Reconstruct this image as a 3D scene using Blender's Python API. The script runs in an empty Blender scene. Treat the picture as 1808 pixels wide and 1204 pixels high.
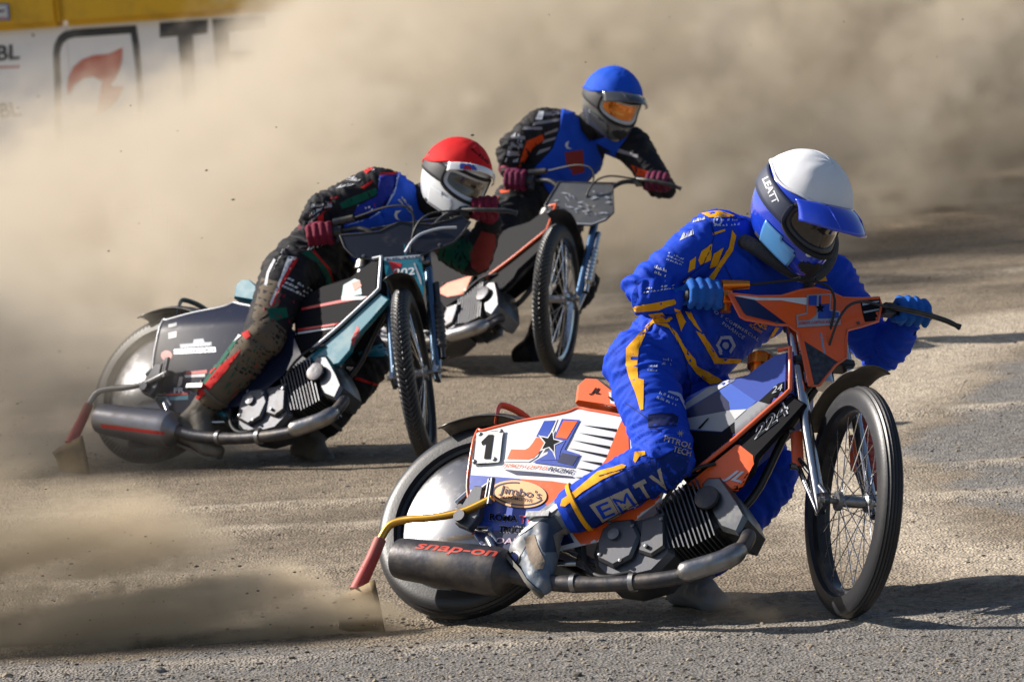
import bpy, bmesh, math, random
import numpy as np
from mathutils import Vector, Matrix, noise
from mathutils.bvhtree import BVHTree

# ------------------------------------------------------------------ camera, sky, sun, exposure
sc = bpy.context.scene
COL = sc.collection
rad = math.radians
FPX = 8120.0                      # focal length in pixels of a 1808 px wide frame
CAM_H, CAM_PITCH, CAM_ROLL = 2.239, -0.0967, -0.0758
cam_d = bpy.data.cameras.new('camera'); cam = bpy.data.objects.new('camera', cam_d); COL.objects.link(cam)
cam_d.sensor_width = 36.0; cam_d.lens = FPX / 1808 * 36
cam_d.clip_start = 0.5; cam_d.clip_end = 600
cam_d.dof.use_dof = True; cam_d.dof.focus_distance = 14.05; cam_d.dof.aperture_fstop = 8.0
_rx = Matrix.Rotation(CAM_PITCH, 3, 'X')
_r, _u, _f = _rx @ Vector((1, 0, 0)), _rx @ Vector((0, 0, 1)), _rx @ Vector((0, 1, 0))
CR = math.cos(CAM_ROLL) * _r + math.sin(CAM_ROLL) * _u
CU = -math.sin(CAM_ROLL) * _r + math.cos(CAM_ROLL) * _u
CF = _f
CPOS = Vector((0, 0, CAM_H))
cam.matrix_world = Matrix(((CR.x, CU.x, -CF.x, 0), (CR.y, CU.y, -CF.y, 0), (CR.z, CU.z, -CF.z, CAM_H), (0, 0, 0, 1)))
sc.camera = cam

SUN_EL, SUN_AZ = rad(35), rad(-72)          # azimuth from +Y, clockwise positive
world = bpy.data.worlds.new('World'); sc.world = world; world.use_nodes = True
wn = world.node_tree.nodes; wl = world.node_tree.links
sky = wn.new('ShaderNodeTexSky'); sky.sky_type = 'NISHITA'; sky.sun_disc = False
sky.sun_elevation = SUN_EL; sky.sun_rotation = SUN_AZ; sky.dust_density = 1.5
wl.new(sky.outputs[0], wn['Background'].inputs[0]); wn['Background'].inputs[1].default_value = 0.066
sun_d = bpy.data.lights.new('sun', 'SUN'); sun = bpy.data.objects.new('sun', sun_d); COL.objects.link(sun)
sun_d.energy = 5.0; sun_d.angle = rad(0.53); sun_d.color = (1.0, 0.93, 0.84)
to_sun = Vector((math.sin(SUN_AZ) * math.cos(SUN_EL), math.cos(SUN_AZ) * math.cos(SUN_EL), math.sin(SUN_EL)))
sun.rotation_euler = to_sun.to_track_quat('Z', 'Y').to_euler(); sun.location = (-12, 18, 12)
sc.view_settings.view_transform = 'Standard'; sc.view_settings.look = 'None'
sc.view_settings.exposure = 0.66; sc.view_settings.gamma = 1.0; sc.view_settings.use_curve_mapping = False
sc.render.engine = 'CYCLES'
cy = sc.cycles
cy.use_denoising = True
cy.max_bounces = 6; cy.diffuse_bounces = 2; cy.glossy_bounces = 3; cy.transmission_bounces = 4
cy.volume_bounces = 2; cy.transparent_max_bounces = 12
cy.volume_step_rate = 3.0; cy.volume_max_steps = 256
cy.sample_clamp_indirect = 6.0

# ------------------------------------------------------------------ helpers
def ray(px, py):
    return CF + CR * ((px - 904) / FPX) - CU * ((py - 602) / FPX)
def at(px, py, Y):
    """the point of the place that stands Y metres from the camera line behind that spot of the photograph"""
    d = ray(px, py); return CPOS + d * (Y / d.y)
def to_px(p):
    d = Vector(p) - CPOS; z = d.dot(CF)
    return 904 + FPX * d.dot(CR) / z, 602 - FPX * d.dot(CU) / z
def ground_at(px, py):
    d = ray(px, py); return CPOS + d * (-CAM_H / d.z)

MATS = {}
def srgb(h):
    c = [int(h[i:i + 2], 16) / 255 for i in (0, 2, 4)]
    return tuple(x / 12.92 if x <= .04045 else ((x + .055) / 1.055) ** 2.4 for x in c)
def mat(name, col, rough=.5, metal=0., coat=0., dirt=0., dirtcol=(.20, .165, .12), dscale=9., bump=0., bscale=60., grain=0.12, sheen=0., spec=.5, emit=None):
    """a procedural Principled material: base colour with slight mottling, road dust in patches, fine relief"""
    if name in MATS: return MATS[name]
    m = bpy.data.materials.new(name); m.use_nodes = True
    nt = m.node_tree; N = nt.nodes; L = nt.links; b = N['Principled BSDF']
    b.inputs['Metallic'].default_value = metal; b.inputs['Coat Weight'].default_value = coat
    b.inputs['Coat Roughness'].default_value = .12; b.inputs['Specular IOR Level'].default_value = spec
    if sheen: b.inputs['Sheen Weight'].default_value = sheen
    tc = N.new('ShaderNodeTexCoord')
    n1 = N.new('ShaderNodeTexNoise'); n1.inputs['Scale'].default_value = dscale; n1.inputs['Detail'].default_value = 6; n1.inputs['Roughness'].default_value = .65
    L.new(tc.outputs['Object'], n1.inputs['Vector'])
    n2 = N.new('ShaderNodeTexNoise'); n2.inputs['Scale'].default_value = bscale; n2.inputs['Detail'].default_value = 5
    L.new(tc.outputs['Object'], n2.inputs['Vector'])
    mg = N.new('ShaderNodeMix'); mg.data_type = 'RGBA'; mg.blend_type = 'MULTIPLY'
    mg.inputs['Factor'].default_value = grain; mg.inputs[6].default_value = (*col, 1)
    L.new(n2.outputs['Color'], mg.inputs[7])
    ramp = N.new('ShaderNodeMapRange'); ramp.inputs[1].default_value = .62 - dirt * .3; ramp.inputs[2].default_value = .80
    ramp.inputs[3].default_value = 0; ramp.inputs[4].default_value = min(1., dirt * 1.3)
    L.new(n1.outputs[0], ramp.inputs[0])
    mx = N.new('ShaderNodeMix'); mx.data_type = 'RGBA'
    L.new(ramp.outputs[0], mx.inputs['Factor']); L.new(mg.outputs[2], mx.inputs[6]); mx.inputs[7].default_value = (*dirtcol, 1)
    L.new(mx.outputs[2], b.inputs['Base Color'])
    rr = N.new('ShaderNodeMapRange'); rr.inputs[3].default_value = rough; rr.inputs[4].default_value = max(rough, .75)
    L.new(ramp.outputs[0], rr.inputs[0]); L.new(rr.outputs[0], b.inputs['Roughness'])
    if bump:
        bp = N.new('ShaderNodeBump'); bp.inputs['Strength'].default_value = bump; bp.inputs['Distance'].default_value = .004
        L.new(n2.outputs[0], bp.inputs['Height']); L.new(bp.outputs[0], b.inputs['Normal'])
    MATS[name] = m; return m

def tag(o, label=None, cat=None, group=None, kind=None):
    for k, v in (('label', label), ('category', cat), ('group', group), ('kind', kind)):
        if v: o[k] = v
    return o
def empty(name, M=None):
    o = bpy.data.objects.new(name, None); COL.objects.link(o); o.empty_display_size = .1
    if M is not None: o.matrix_world = M
    return o
def mesh_obj(name, me, m=None, parent=None, smooth=False):
    o = bpy.data.objects.new(name, me); COL.objects.link(o)
    if m is not None:
        for k in (m if isinstance(m, (list, tuple)) else [m]): me.materials.append(k)
    if parent is not None: o.parent = parent
    if smooth: me.shade_smooth()
    return o
def from_bm(name, bm, m=None, parent=None, smooth=False):
    me = bpy.data.meshes.new(name); bm.to_mesh(me); bm.free()
    return mesh_obj(name, me, m, parent, smooth)
def from_vf(name, v, f, m=None, parent=None, smooth=False):
    me = bpy.data.meshes.new(name); me.from_pydata([tuple(p) for p in v], [], f); me.update()
    return mesh_obj(name, me, m, parent, smooth)
def auto_smooth(o, ang=35):
    me = o.data; me.shade_smooth()
    try: me.set_sharp_from_angle(angle=rad(ang))
    except Exception: pass
    return o
# ------------------------------------------------------------------ the track
def fbm(x, y, s, o=4, seed=0.):
    return noise.fractal(Vector((x * s + seed, y * s - seed, seed * .37)), 1.0, 2.0, o)

def track_material():
    m = bpy.data.materials.new('shale'); m.use_nodes = True
    nt = m.node_tree; N = nt.nodes; L = nt.links; b = N['Principled BSDF']
    tc = N.new('ShaderNodeTexCoord'); P = tc.outputs['Object']
    def nz(scale, detail=5, rough=.6, vec=P, dist=0.):
        n = N.new('ShaderNodeTexNoise'); n.inputs['Scale'].default_value = scale; n.inputs['Detail'].default_value = detail
        n.inputs['Roughness'].default_value = rough; n.inputs['Distortion'].default_value = dist; L.new(vec, n.inputs['Vector']); return n.outputs[0]
    def rng(src, a, c, lo=0., hi=1.):
        r = N.new('ShaderNodeMapRange'); r.inputs[1].default_value = a; r.inputs[2].default_value = c
        r.inputs[3].default_value = lo; r.inputs[4].default_value = hi; L.new(src, r.inputs[0]); return r.outputs[0]
    def mixc(fac, a, c):
        x = N.new('ShaderNodeMix'); x.data_type = 'RGBA'; L.new(fac, x.inputs['Factor'])
        for v, s in ((a, 6), (c, 7)):
            if isinstance(v, tuple): x.inputs[s].default_value = (*v, 1)
            else: L.new(v, x.inputs[s])
        return x.outputs[2]
    # loose material lies in drifts swept along the racing line
    st = N.new('ShaderNodeMapping'); st.inputs['Scale'].default_value = (.45, 1.0, 1.0); st.inputs['Rotation'].default_value = (0, 0, rad(9)); L.new(P, st.inputs[0])
    drift = rng(nz(.8, 5, .68, st.outputs[0], 1.2), .36, .66)
    grey = N.new('ShaderNodeAttribute'); grey.attribute_name = 'gravel'
    g2 = N.new('ShaderNodeMath'); g2.operation = 'MULTIPLY_ADD'; g2.inputs[1].default_value = .8; L.new(nz(2.2, 6, .7), g2.inputs[0]); L.new(grey.outputs['Fac'], g2.inputs[2])
    gravel = rng(g2.outputs[0], .60, .95)
    base = mixc(drift, (.168, .134, .097), (.255, .207, .150))
    base = mixc(gravel, base, (.180, .168, .154))
    dark = rng(nz(3.0, 5, .75, st.outputs[0], .5), .54, .80, 0., .8)
    base = mixc(dark, base, (.125, .100, .073))
    bm_ = N.new('ShaderNodeAttribute'); bm_.attribute_name = 'berm'
    base = mixc(rng(bm_.outputs['Fac'], -.8, -.05, .75, 0.), base, (.105, .085, .062))
    base = mixc(rng(bm_.outputs['Fac'], .1, 1., 0., .85), base, (.46, .39, .30))
    v = N.new('ShaderNodeTexVoronoi'); v.inputs['Scale'].default_value = 95; L.new(P, v.inputs['Vector'])
    hsv = N.new('ShaderNodeSeparateColor'); L.new(v.outputs['Color'], hsv.inputs[0])
    peb = rng(hsv.outputs[0], .0, 1., .72, 1.24)
    v2 = N.new('ShaderNodeTexVoronoi'); v2.inputs['Scale'].default_value = 38; L.new(P, v2.inputs['Vector'])
    h2 = N.new('ShaderNodeSeparateColor'); L.new(v2.outputs['Color'], h2.inputs[0])
    peb2 = rng(h2.outputs[1], .0, 1., .78, 1.2)
    mm = N.new('ShaderNodeMath'); mm.operation = 'MULTIPLY'; L.new(peb, mm.inputs[0]); L.new(peb2, mm.inputs[1])
    mul = N.new('ShaderNodeVectorMath'); mul.operation = 'SCALE'; L.new(base, mul.inputs[0]); L.new(mm.outputs[0], mul.inputs['Scale'])
    L.new(mul.outputs[0], b.inputs['Base Color']); b.inputs['Roughness'].default_value = .92; b.inputs['Specular IOR Level'].default_value = .25
    bp = N.new('ShaderNodeBump'); bp.inputs['Strength'].default_value = .65; bp.inputs['Distance'].default_value = .012
    ad = N.new('ShaderNodeMath'); ad.operation = 'ADD'; L.new(v.outputs['Distance'], ad.inputs[0]); L.new(nz(26, 4, .7), ad.inputs[1])
    L.new(ad.outputs[0], bp.inputs['Height']); L.new(bp.outputs[0], b.inputs['Normal'])
    return m

_gA = [ground_at(*q) for q in ((1900, 560), (1740, 660), (1640, 745), (1600, 800), (1660, 870), (1760, 925), (1900, 965))]
def in_poly(x, y, poly):
    c = False; n = len(poly)
    for i in range(n):
        a, b_ = poly[i], poly[i - 1]
        if (a[1] > y) != (b_[1] > y) and x < (b_[0] - a[0]) * (y - a[1]) / (b_[1] - a[1]) + a[0]: c = not c
    return c
GRAVEL_A = [(p.x, p.y) for p in _gA]
def poly_dist(x, y, poly):
    """signed distance to the outline, positive inside"""
    best = 9.
    for i in range(len(poly)):
        (ax, ay), (bx, by) = poly[i - 1], poly[i]; dx, dy = bx - ax, by - ay
        t = max(0., min(1., ((x - ax) * dx + (y - ay) * dy) / (dx * dx + dy * dy))); best = min(best, math.hypot(x - ax - t * dx, y - ay - t * dy))
    return best if in_poly(x, y, poly) else -best
def sstep(a, b, v):
    t = max(0., min(1., (v - a) / (b - a))); return t * t * (3 - 2 * t)
def gravel_amount(x, y):
    wob = .22 * fbm(x, y, 1.6, 4, 4.)
    g = .75 * sstep(-.10, .28, poly_dist(x, y, GRAVEL_A) + wob) if x > .8 else 0.
    e = 14.02 - .09 * x + .10 * fbm(x, y, 2., 4, 2.)                 # swept gravel in front of the nearest tyre line
    return max(g, sstep(0., .40, e - y) * sstep(-.25, .15, x + 1.55 + .15 * fbm(x, y, 3., 3, 9.) + (y - 13.7) * .25))
def berm_amount(x, y):
    """pale loose material swept up along the lines the tyres leave"""
    v = 0.
    if x > .5:
        d = poly_dist(x, y, GRAVEL_A); v = sstep(.55, .05, abs(d + .35 + .15 * fbm(x, y, 1.5, 3, 6.)))
    for y0, sl, w, a in _ruts:
        d = (y - (y0 + sl * x + .05 * math.sin(x * 1.3 + y0))) / w
        v = max(v, .9 * math.exp(-((d - 1.8) / 1.2) ** 2) * (.6 + .8 * fbm(x, y, 3., 2, 8.)), -.8 * math.exp(-d * d) if v == 0 else v)
    return v
_ruts = [(14.13, -.05, .05, .016), (13.55, -.12, .06, .009), (18.75, -.10, .09, .014), (16.3, -.16, .10, .010), (17.1, -.13, .07, .010), (21.6, -.12, .12, .014), (25.0, -.1, .12, .02), (15.2, -.2, .08, .008)]
def track_height(x, y):
    z = .007 * fbm(x * .6, y, 2.2, 4, 1.) + .0035 * fbm(x, y, 9., 3, 3.)
    for y0, sl, w, a in _ruts:
        d = (y - (y0 + sl * x + .05 * math.sin(x * 1.3 + y0))) / w
        if abs(d) < 4: z += a * (-math.exp(-d * d) + .7 * math.exp(-(d - 1.8) ** 2))
    return z
def make_track():
    xs = np.concatenate([np.linspace(-160, -8, 14), np.linspace(-6.5, -3.2, 12), np.linspace(-3.1, 3.1, 156), np.linspace(3.25, 7, 14), np.linspace(9, 160, 14)])
    ys = np.concatenate([np.linspace(-40, 11, 8), np.linspace(12, 15.5, 130), np.linspace(15.53, 24, 190), np.linspace(24.1, 34, 80), np.linspace(35, 60, 20), np.linspace(65, 260, 14)])
    V = []; G = []; B = []
    for y in ys:
        for x in xs:
            near = -7 < x < 7.5 and 11.5 < y < 36
            V.append((x, y, track_height(x, y) if near else 0.)); G.append(gravel_amount(x, y) if near else 0.); B.append(berm_amount(x, y) if near else 0.)
    nx = len(xs); F = [(j * nx + i, j * nx + i + 1, (j + 1) * nx + i + 1, (j + 1) * nx + i) for j in range(len(ys) - 1) for i in range(nx - 1)]
    o = from_vf('track', V, F, track_material(), smooth=True)
    a = o.data.attributes.new('gravel', 'FLOAT', 'POINT'); a.data.foreach_set('value', G)
    a = o.data.attributes.new('berm', 'FLOAT', 'POINT'); a.data.foreach_set('value', B)
    tag(o, kind='structure'); return o
track = make_track()

def make_stones():
    rnd = random.Random(5)
    protos = []
    for k in range(6):
        bm = bmesh.new(); bmesh.ops.create_icosphere(bm, subdivisions=1, radius=1)
        for v in bm.verts: v.co *= rnd.uniform(.65, 1.15)
        bm.verts.ensure_lookup_table()
        protos.append((np.array([v.co[:] for v in bm.verts]), np.array([[v.index for v in f.verts] for f in bm.faces]))); bm.free()
    VV = []; FF = []; MI = []; off = 0
    n = 0
    while n < 8500:
        px = rnd.uniform(-60, 1870); py = 1230 - 780 * rnd.random() ** 1.9
        p = ground_at(px, py); x, y = p.x, p.y
        g = gravel_amount(x, y)
        if rnd.random() > (.95 if g > .4 else .18): continue
        s = .0024 + .0070 * rnd.random() ** 3.5
        if rnd.random() < .012: s *= 1.9
        V, F = protos[rnd.randrange(6)]
        a = rnd.uniform(0, 6.28); c, d = math.cos(a), math.sin(a)
        W = V * s * np.array([rnd.uniform(.8, 1.4), rnd.uniform(.7, 1.2), rnd.uniform(.5, .8)])
        W = np.stack([W[:, 0] * c - W[:, 1] * d, W[:, 0] * d + W[:, 1] * c, W[:, 2]], 1) + np.array([x, y, track_height(x, y) + s * .2])
        VV.append(W); FF.append(F + off); off += len(V); MI += [rnd.choice((0, 0, 1, 1, 2))] * len(F); n += 1
    me = bpy.data.meshes.new('loose_stones'); me.from_pydata(np.concatenate(VV).tolist(), [], np.concatenate(FF).tolist())
    o = mesh_obj('loose_stones', me, [mat('stone_tan', (.31, .255, .185), .9), mat('stone_grey', (.235, .215, .19), .9), mat('stone_dark', (.105, .09, .075), .9)])
    me.polygons.foreach_set('material_index', MI)
    tag(o, 'loose small stones lying all over the shale track', 'gravel', kind='stuff')
make_stones()
# ------------------------------------------------------------------ mesh helpers
class MB:
    """collects shapes and links them as ONE mesh object"""
    def __init__(s): s.v = []; s.f = []
    def add(s, v, f):
        o = len(s.v); s.v += [tuple(p) for p in v]; s.f += [tuple(i + o for i in q) for q in f]; return s
    def box(s, c, d, R=None):
        R = R or Matrix.Identity(3)
        v = [Vector(c) + R @ Vector((sx * d[0] / 2, sy * d[1] / 2, sz * d[2] / 2)) for sx in (-1, 1) for sy in (-1, 1) for sz in (-1, 1)]
        return s.add(v, [(0, 1, 3, 2), (4, 6, 7, 5), (0, 4, 5, 1), (2, 3, 7, 6), (0, 2, 6, 4), (1, 5, 7, 3)])
    def tube(s, pts, r, n=10, cap=True, flat=1.0, up=None):
        pts = [Vector(p) for p in pts]; k = len(pts)
        rs = r if isinstance(r, (list, tuple)) else [r] * k
        t = [(pts[min(i + 1, k - 1)] - pts[max(i - 1, 0)]).normalized() for i in range(k)]
        a = Vector(up) if up else (Vector((0, 0, 1)) if abs(t[0].z) < .9 else Vector((0, 1, 0)))
        V = []
        for i in range(k):
            u = (a - t[i] * a.dot(t[i])).normalized(); w = t[i].cross(u); a = u
            for j in range(n):
                q = 2 * math.pi * j / n
                V.append(pts[i] + u * math.cos(q) * rs[i] + w * math.sin(q) * rs[i] * flat)
        F = [(i * n + j, i * n + (j + 1) % n, (i + 1) * n + (j + 1) % n, (i + 1) * n + j) for i in range(k - 1) for j in range(n)]
        if cap:
            F += [tuple(reversed(range(n))), tuple((k - 1) * n + j for j in range(n))]
        return s.add(V, F)
    def prism(s, poly, y0, y1, axis='y', bev=0.0):
        """a polygon in the side plane (x, z) pulled from y0 to y1, its outer edge eased by bev"""
        n = len(poly); c = Vector((sum(p[0] for p in poly) / n, sum(p[1] for p in poly) / n))
        def shr(p): d = c - Vector(p); return Vector(p) + d.normalized() * min(bev, d.length * .5)
        sg = 1 if y1 > y0 else -1
        rings = [(poly, y0), (poly, y1)] if bev == 0 else [([shr(p) for p in poly], y0), (poly, y0 + sg * bev), (poly, y1 - sg * bev), ([shr(p) for p in poly], y1)]
        V = [(p[0], y, p[1]) for ring, y in rings for p in ring]
        F = [(i * n + j, i * n + (j + 1) % n, (i + 1) * n + (j + 1) % n, (i + 1) * n + j) for i in range(len(rings) - 1) for j in range(n)]
        F += [tuple(reversed(range(n))), tuple((len(rings) - 1) * n + j for j in range(n))]
        return s.add(V, F)
    def lathe(s, prof, c, axis, n=48, closed=True, mod=None):
        """prof: list of (offset along axis, radius)"""
        ax = Vector(axis).normalized(); u = ax.orthogonal().normalized(); w = ax.cross(u); k = len(prof); V = []
        for j in range(n):
            q = 2 * math.pi * j / n
            for i, (h, r) in enumerate(prof):
                rr = r + (mod(q, h, r, i) if mod else 0.)
                V.append(Vector(c) + ax * h + (u * math.cos(q) + w * math.sin(q)) * rr)
        m = k if closed else k - 1
        F = [(j * k + i, j * k + (i + 1) % k, ((j + 1) % n) * k + (i + 1) % k, ((j + 1) % n) * k + i) for j in range(n) for i in range(m)]
        return s.add(V, F)
    def build(s, name, m, parent=None, smooth=40, M=None, bevel=0.):
        o = from_vf(name, s.v, s.f, m, parent)
        bm = bmesh.new(); bm.from_mesh(o.data); bmesh.ops.recalc_face_normals(bm, faces=bm.faces)
        if bevel: bmesh.ops.bevel(bm, geom=[e for e in bm.edges if len(e.link_faces) == 2 and e.calc_face_angle(0) > .6], offset=bevel, segments=2, affect='EDGES')
        bm.to_mesh(o.data); bm.free()
        if smooth: auto_smooth(o, smooth)
        if M is not None: o.matrix_local = M
        return o
def curve_pts(ctrl, n=24):
    """a smooth path through control points (Catmull-Rom)"""
    P = [Vector(p) for p in ctrl]; P = [P[0] * 2 - P[1]] + P + [P[-1] * 2 - P[-2]]; out = []; seg = len(P) - 3
    for i in range(n):
        u = i / (n - 1) * seg; k = min(int(u), seg - 1); t = u - k; a, b, c, d = P[k:k + 4]
        out.append(.5 * ((2 * b) + (c - a) * t + (2 * a - 5 * b + 4 * c - d) * t * t + (3 * b - a - 3 * c + d) * t ** 3))
    return out

# flat print: polygons and letters as thin dense sheets, ready to be laid on a surface
def tri_sheet(polys, step):
    """polygons (lists of 2-D points) -> finely divided sheet: (list of 2-D points, list of triangles)"""
    bm = bmesh.new()
    for poly in polys:
        try: bm.faces.new([bm.verts.new((p[0], p[1], 0)) for p in poly])
        except ValueError: pass
    return _refine(bm, step)
def _refine(bm, step):
    bm.normal_update(); bmesh.ops.triangulate(bm, faces=bm.faces[:])
    for _ in range(7):
        E = [e for e in bm.edges if e.calc_length() > step]
        if not E: break
        bmesh.ops.subdivide_edges(bm, edges=E, cuts=1); bmesh.ops.triangulate(bm, faces=[f for f in bm.faces if len(f.verts) > 3])
    bm.verts.index_update()
    r = ([(v.co.x, v.co.y) for v in bm.verts], [tuple(v.index for v in f.verts) for f in bm.faces]); bm.free(); return r
def text_sheet(txt, step, bold=.0, shear=0., space=1.0):
    """letters filling the unit box: x 0..1, y 0..1"""
    cu = bpy.data.curves.new('letters', 'FONT'); cu.body = txt; cu.offset = bold; cu.shear = shear; cu.space_character = space; cu.resolution_u = 3
    ob = bpy.data.objects.new('letters', cu); COL.objects.link(ob); dg = bpy.context.evaluated_depsgraph_get()
    me = ob.evaluated_get(dg).to_mesh(); bm = bmesh.new(); bm.from_mesh(me)
    ob.to_mesh_clear(); bpy.data.objects.remove(ob); bpy.data.curves.remove(cu)
    xs = [v.co.x for v in bm.verts]; ys = [v.co.y for v in bm.verts]
    x0, x1, y0, y1 = min(xs), max(xs), min(ys), max(ys)
    for v in bm.verts: v.co = Vector(((v.co.x - x0) / (x1 - x0), (v.co.y - y0) / (y1 - y0), 0))
    bmesh.ops.remove_doubles(bm, verts=bm.verts[:], dist=1e-5)
    return _refine(bm, step)
def quad_map(pts, quad):
    """unit box -> quad given as lower-left, lower-right, upper-right, upper-left"""
    a, b, c, d = [Vector(q) for q in quad]
    return [tuple(a * (1 - u) * (1 - v) + b * u * (1 - v) + c * u * v + d * (1 - u) * v) for u, v in pts]
def lay(name, sheet, place, m, parent):
    """put a flat sheet on a surface; place maps a 2-D point to 3-D or None"""
    P, T = sheet; Q = [place(p) for p in P]
    T = [t for t in T if all(Q[i] is not None for i in t)]
    used = sorted({i for t in T for i in t}); k = {i: j for j, i in enumerate(used)}
    if not T: return None
    return from_vf(name, [Q[i] for i in used], [tuple(k[i] for i in t) for t in T], m, parent, smooth=True)

# ------------------------------------------------------------------ the motorcycles
RAKE = .3284; RR_, RF_ = .335, .352
AXP = Vector((1.275, 0, RF_)); AXD = Vector((-math.sin(RAKE), 0, math.cos(RAKE)))
POSES = [(-.2459, 14.1775, .0125, -.4915, -.6187, -.0226, -.8402), (-1.5637, 18.9698, .0091, -.572, -.5539, -.0199, -1.1979), (-.775, 22.149, .0177, -.8504, -.7148, -.0339, -1.0704)]
def bike_matrix(p):
    R = Matrix.Rotation(p[3], 4, 'Z') @ Matrix.Rotation(p[5], 4, 'Y') @ Matrix.Rotation(p[4], 4, 'X')
    return Matrix.Translation(p[:3]) @ R
def steer_matrix(a):
    return Matrix.Translation(AXP) @ Matrix.Rotation(a, 4, AXD) @ Matrix.Translation(-AXP)
BM_ = [bike_matrix(p) for p in POSES]; SM_ = [steer_matrix(p[6]) for p in POSES]
def side(b, px, py, y):
    """where the line of sight meets the machine's own plane y = const (its x, z)"""
    Mi = BM_[b].inverted(); o = Mi @ CPOS; d = Mi.to_3x3() @ ray(px, py); k = (y - o.y) / d.y; q = o + d * k; return (q.x, q.z)
PN = Vector((math.cos(RAKE), 0, math.sin(RAKE))); PO = Vector((1.075, 0, 1.03))
def face(b, px, py, off=0.):
    """the same for the plane of the front cover, which turns with the forks: (across, up)"""
    Mi = (BM_[b] @ SM_[b]).inverted(); o = Mi @ CPOS; d = Mi.to_3x3() @ ray(px, py)
    k = (PN.dot(PO) + off - PN.dot(o)) / PN.dot(d); q = o + d * k; w = q - PO; return (w.y, w.dot(AXD))
def face3(p, off=0.):
    return PO + Vector((0, 1, 0)) * p[0] + AXD * p[1] + PN * (off - .10 * p[0] ** 2)

chrome = mat('chrome', (.62, .63, .65), .16, 1., dirt=.35, dscale=14)
steel = mat('dusty_steel', (.33, .33, .34), .34, 1., dirt=.55, dscale=20, bump=.15)
alloy = mat('cast_alloy', (.105, .108, .12), .45, .75, dirtcol=(.11, .094, .072), dirt=.4, dscale=16, bump=.06, bscale=200)
alloy_hi = mat('machined_alloy', (.17, .175, .185), .34, .85, dirtcol=(.13, .11, .085), dirt=.4, dscale=22)
blacksteel = mat('burnt_steel', (.055, .055, .065), .42, .6, dirt=.55, dscale=11, bump=.2)
rubber = mat('tyre_rubber', (.017, .018, .022), .42, dirt=.22, dirtcol=(.06, .053, .044), dscale=5, bump=.12, bscale=150)
rubber_grip = mat('grip_rubber', (.018, .018, .02), .6)
plastic_black = mat('black_plastic', (.02, .021, .025), .35, dirt=.45, dscale=8)
ORANGE = (.92, .125, .018)
orange = mat('orange_vinyl', ORANGE, .33, dirt=.22, coat=.25, dscale=13)
orange_ano = mat('orange_anodised', (.85, .25, .03), .25, .8)
orange_paint = mat('orange_paint', (.78, .12, .035), .3, dirt=.3, coat=.3)
red_dull = mat('red_rubber', (.42, .06, .05), .55, dirt=.45)
gold = mat('gold_anodised', (.66, .36, .06), .3, .85, dirt=.25)
white_v = mat('white_vinyl', (.74, .74, .75), .35, dirt=.28, coat=.25, dscale=10)
blue_v = mat('blue_vinyl', (.03, .075, .42), .33, dirt=.22, coat=.25, dscale=11)
navy_v = mat('navy_vinyl', (.012, .018, .075), .33, dirt=.08, coat=.25, dscale=11)
black_v = mat('black_vinyl', (.009, .009, .012), .6, dirt=.03, spec=.07)
grey_v = mat('grey_vinyl', (.30, .31, .33), .4, dirt=.3, coat=.2)
red_v = mat('red_vinyl', (.62, .022, .018), .33, dirt=.2, coat=.25)
teal_v = mat('teal_vinyl', (.012, .17, .24), .3, dirt=.3, coat=.3)
peach_v = mat('peach_vinyl', (.86, .46, .20), .4, dirt=.15)
silver_v = mat('silver_print', (.50, .52, .56), .35, .4, dirt=.2)
flap_m = mat('worn_yellow_plastic', (.30, .19, .07), .6, dirt=.8, dirtcol=(.11, .08, .05), dscale=14)

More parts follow.
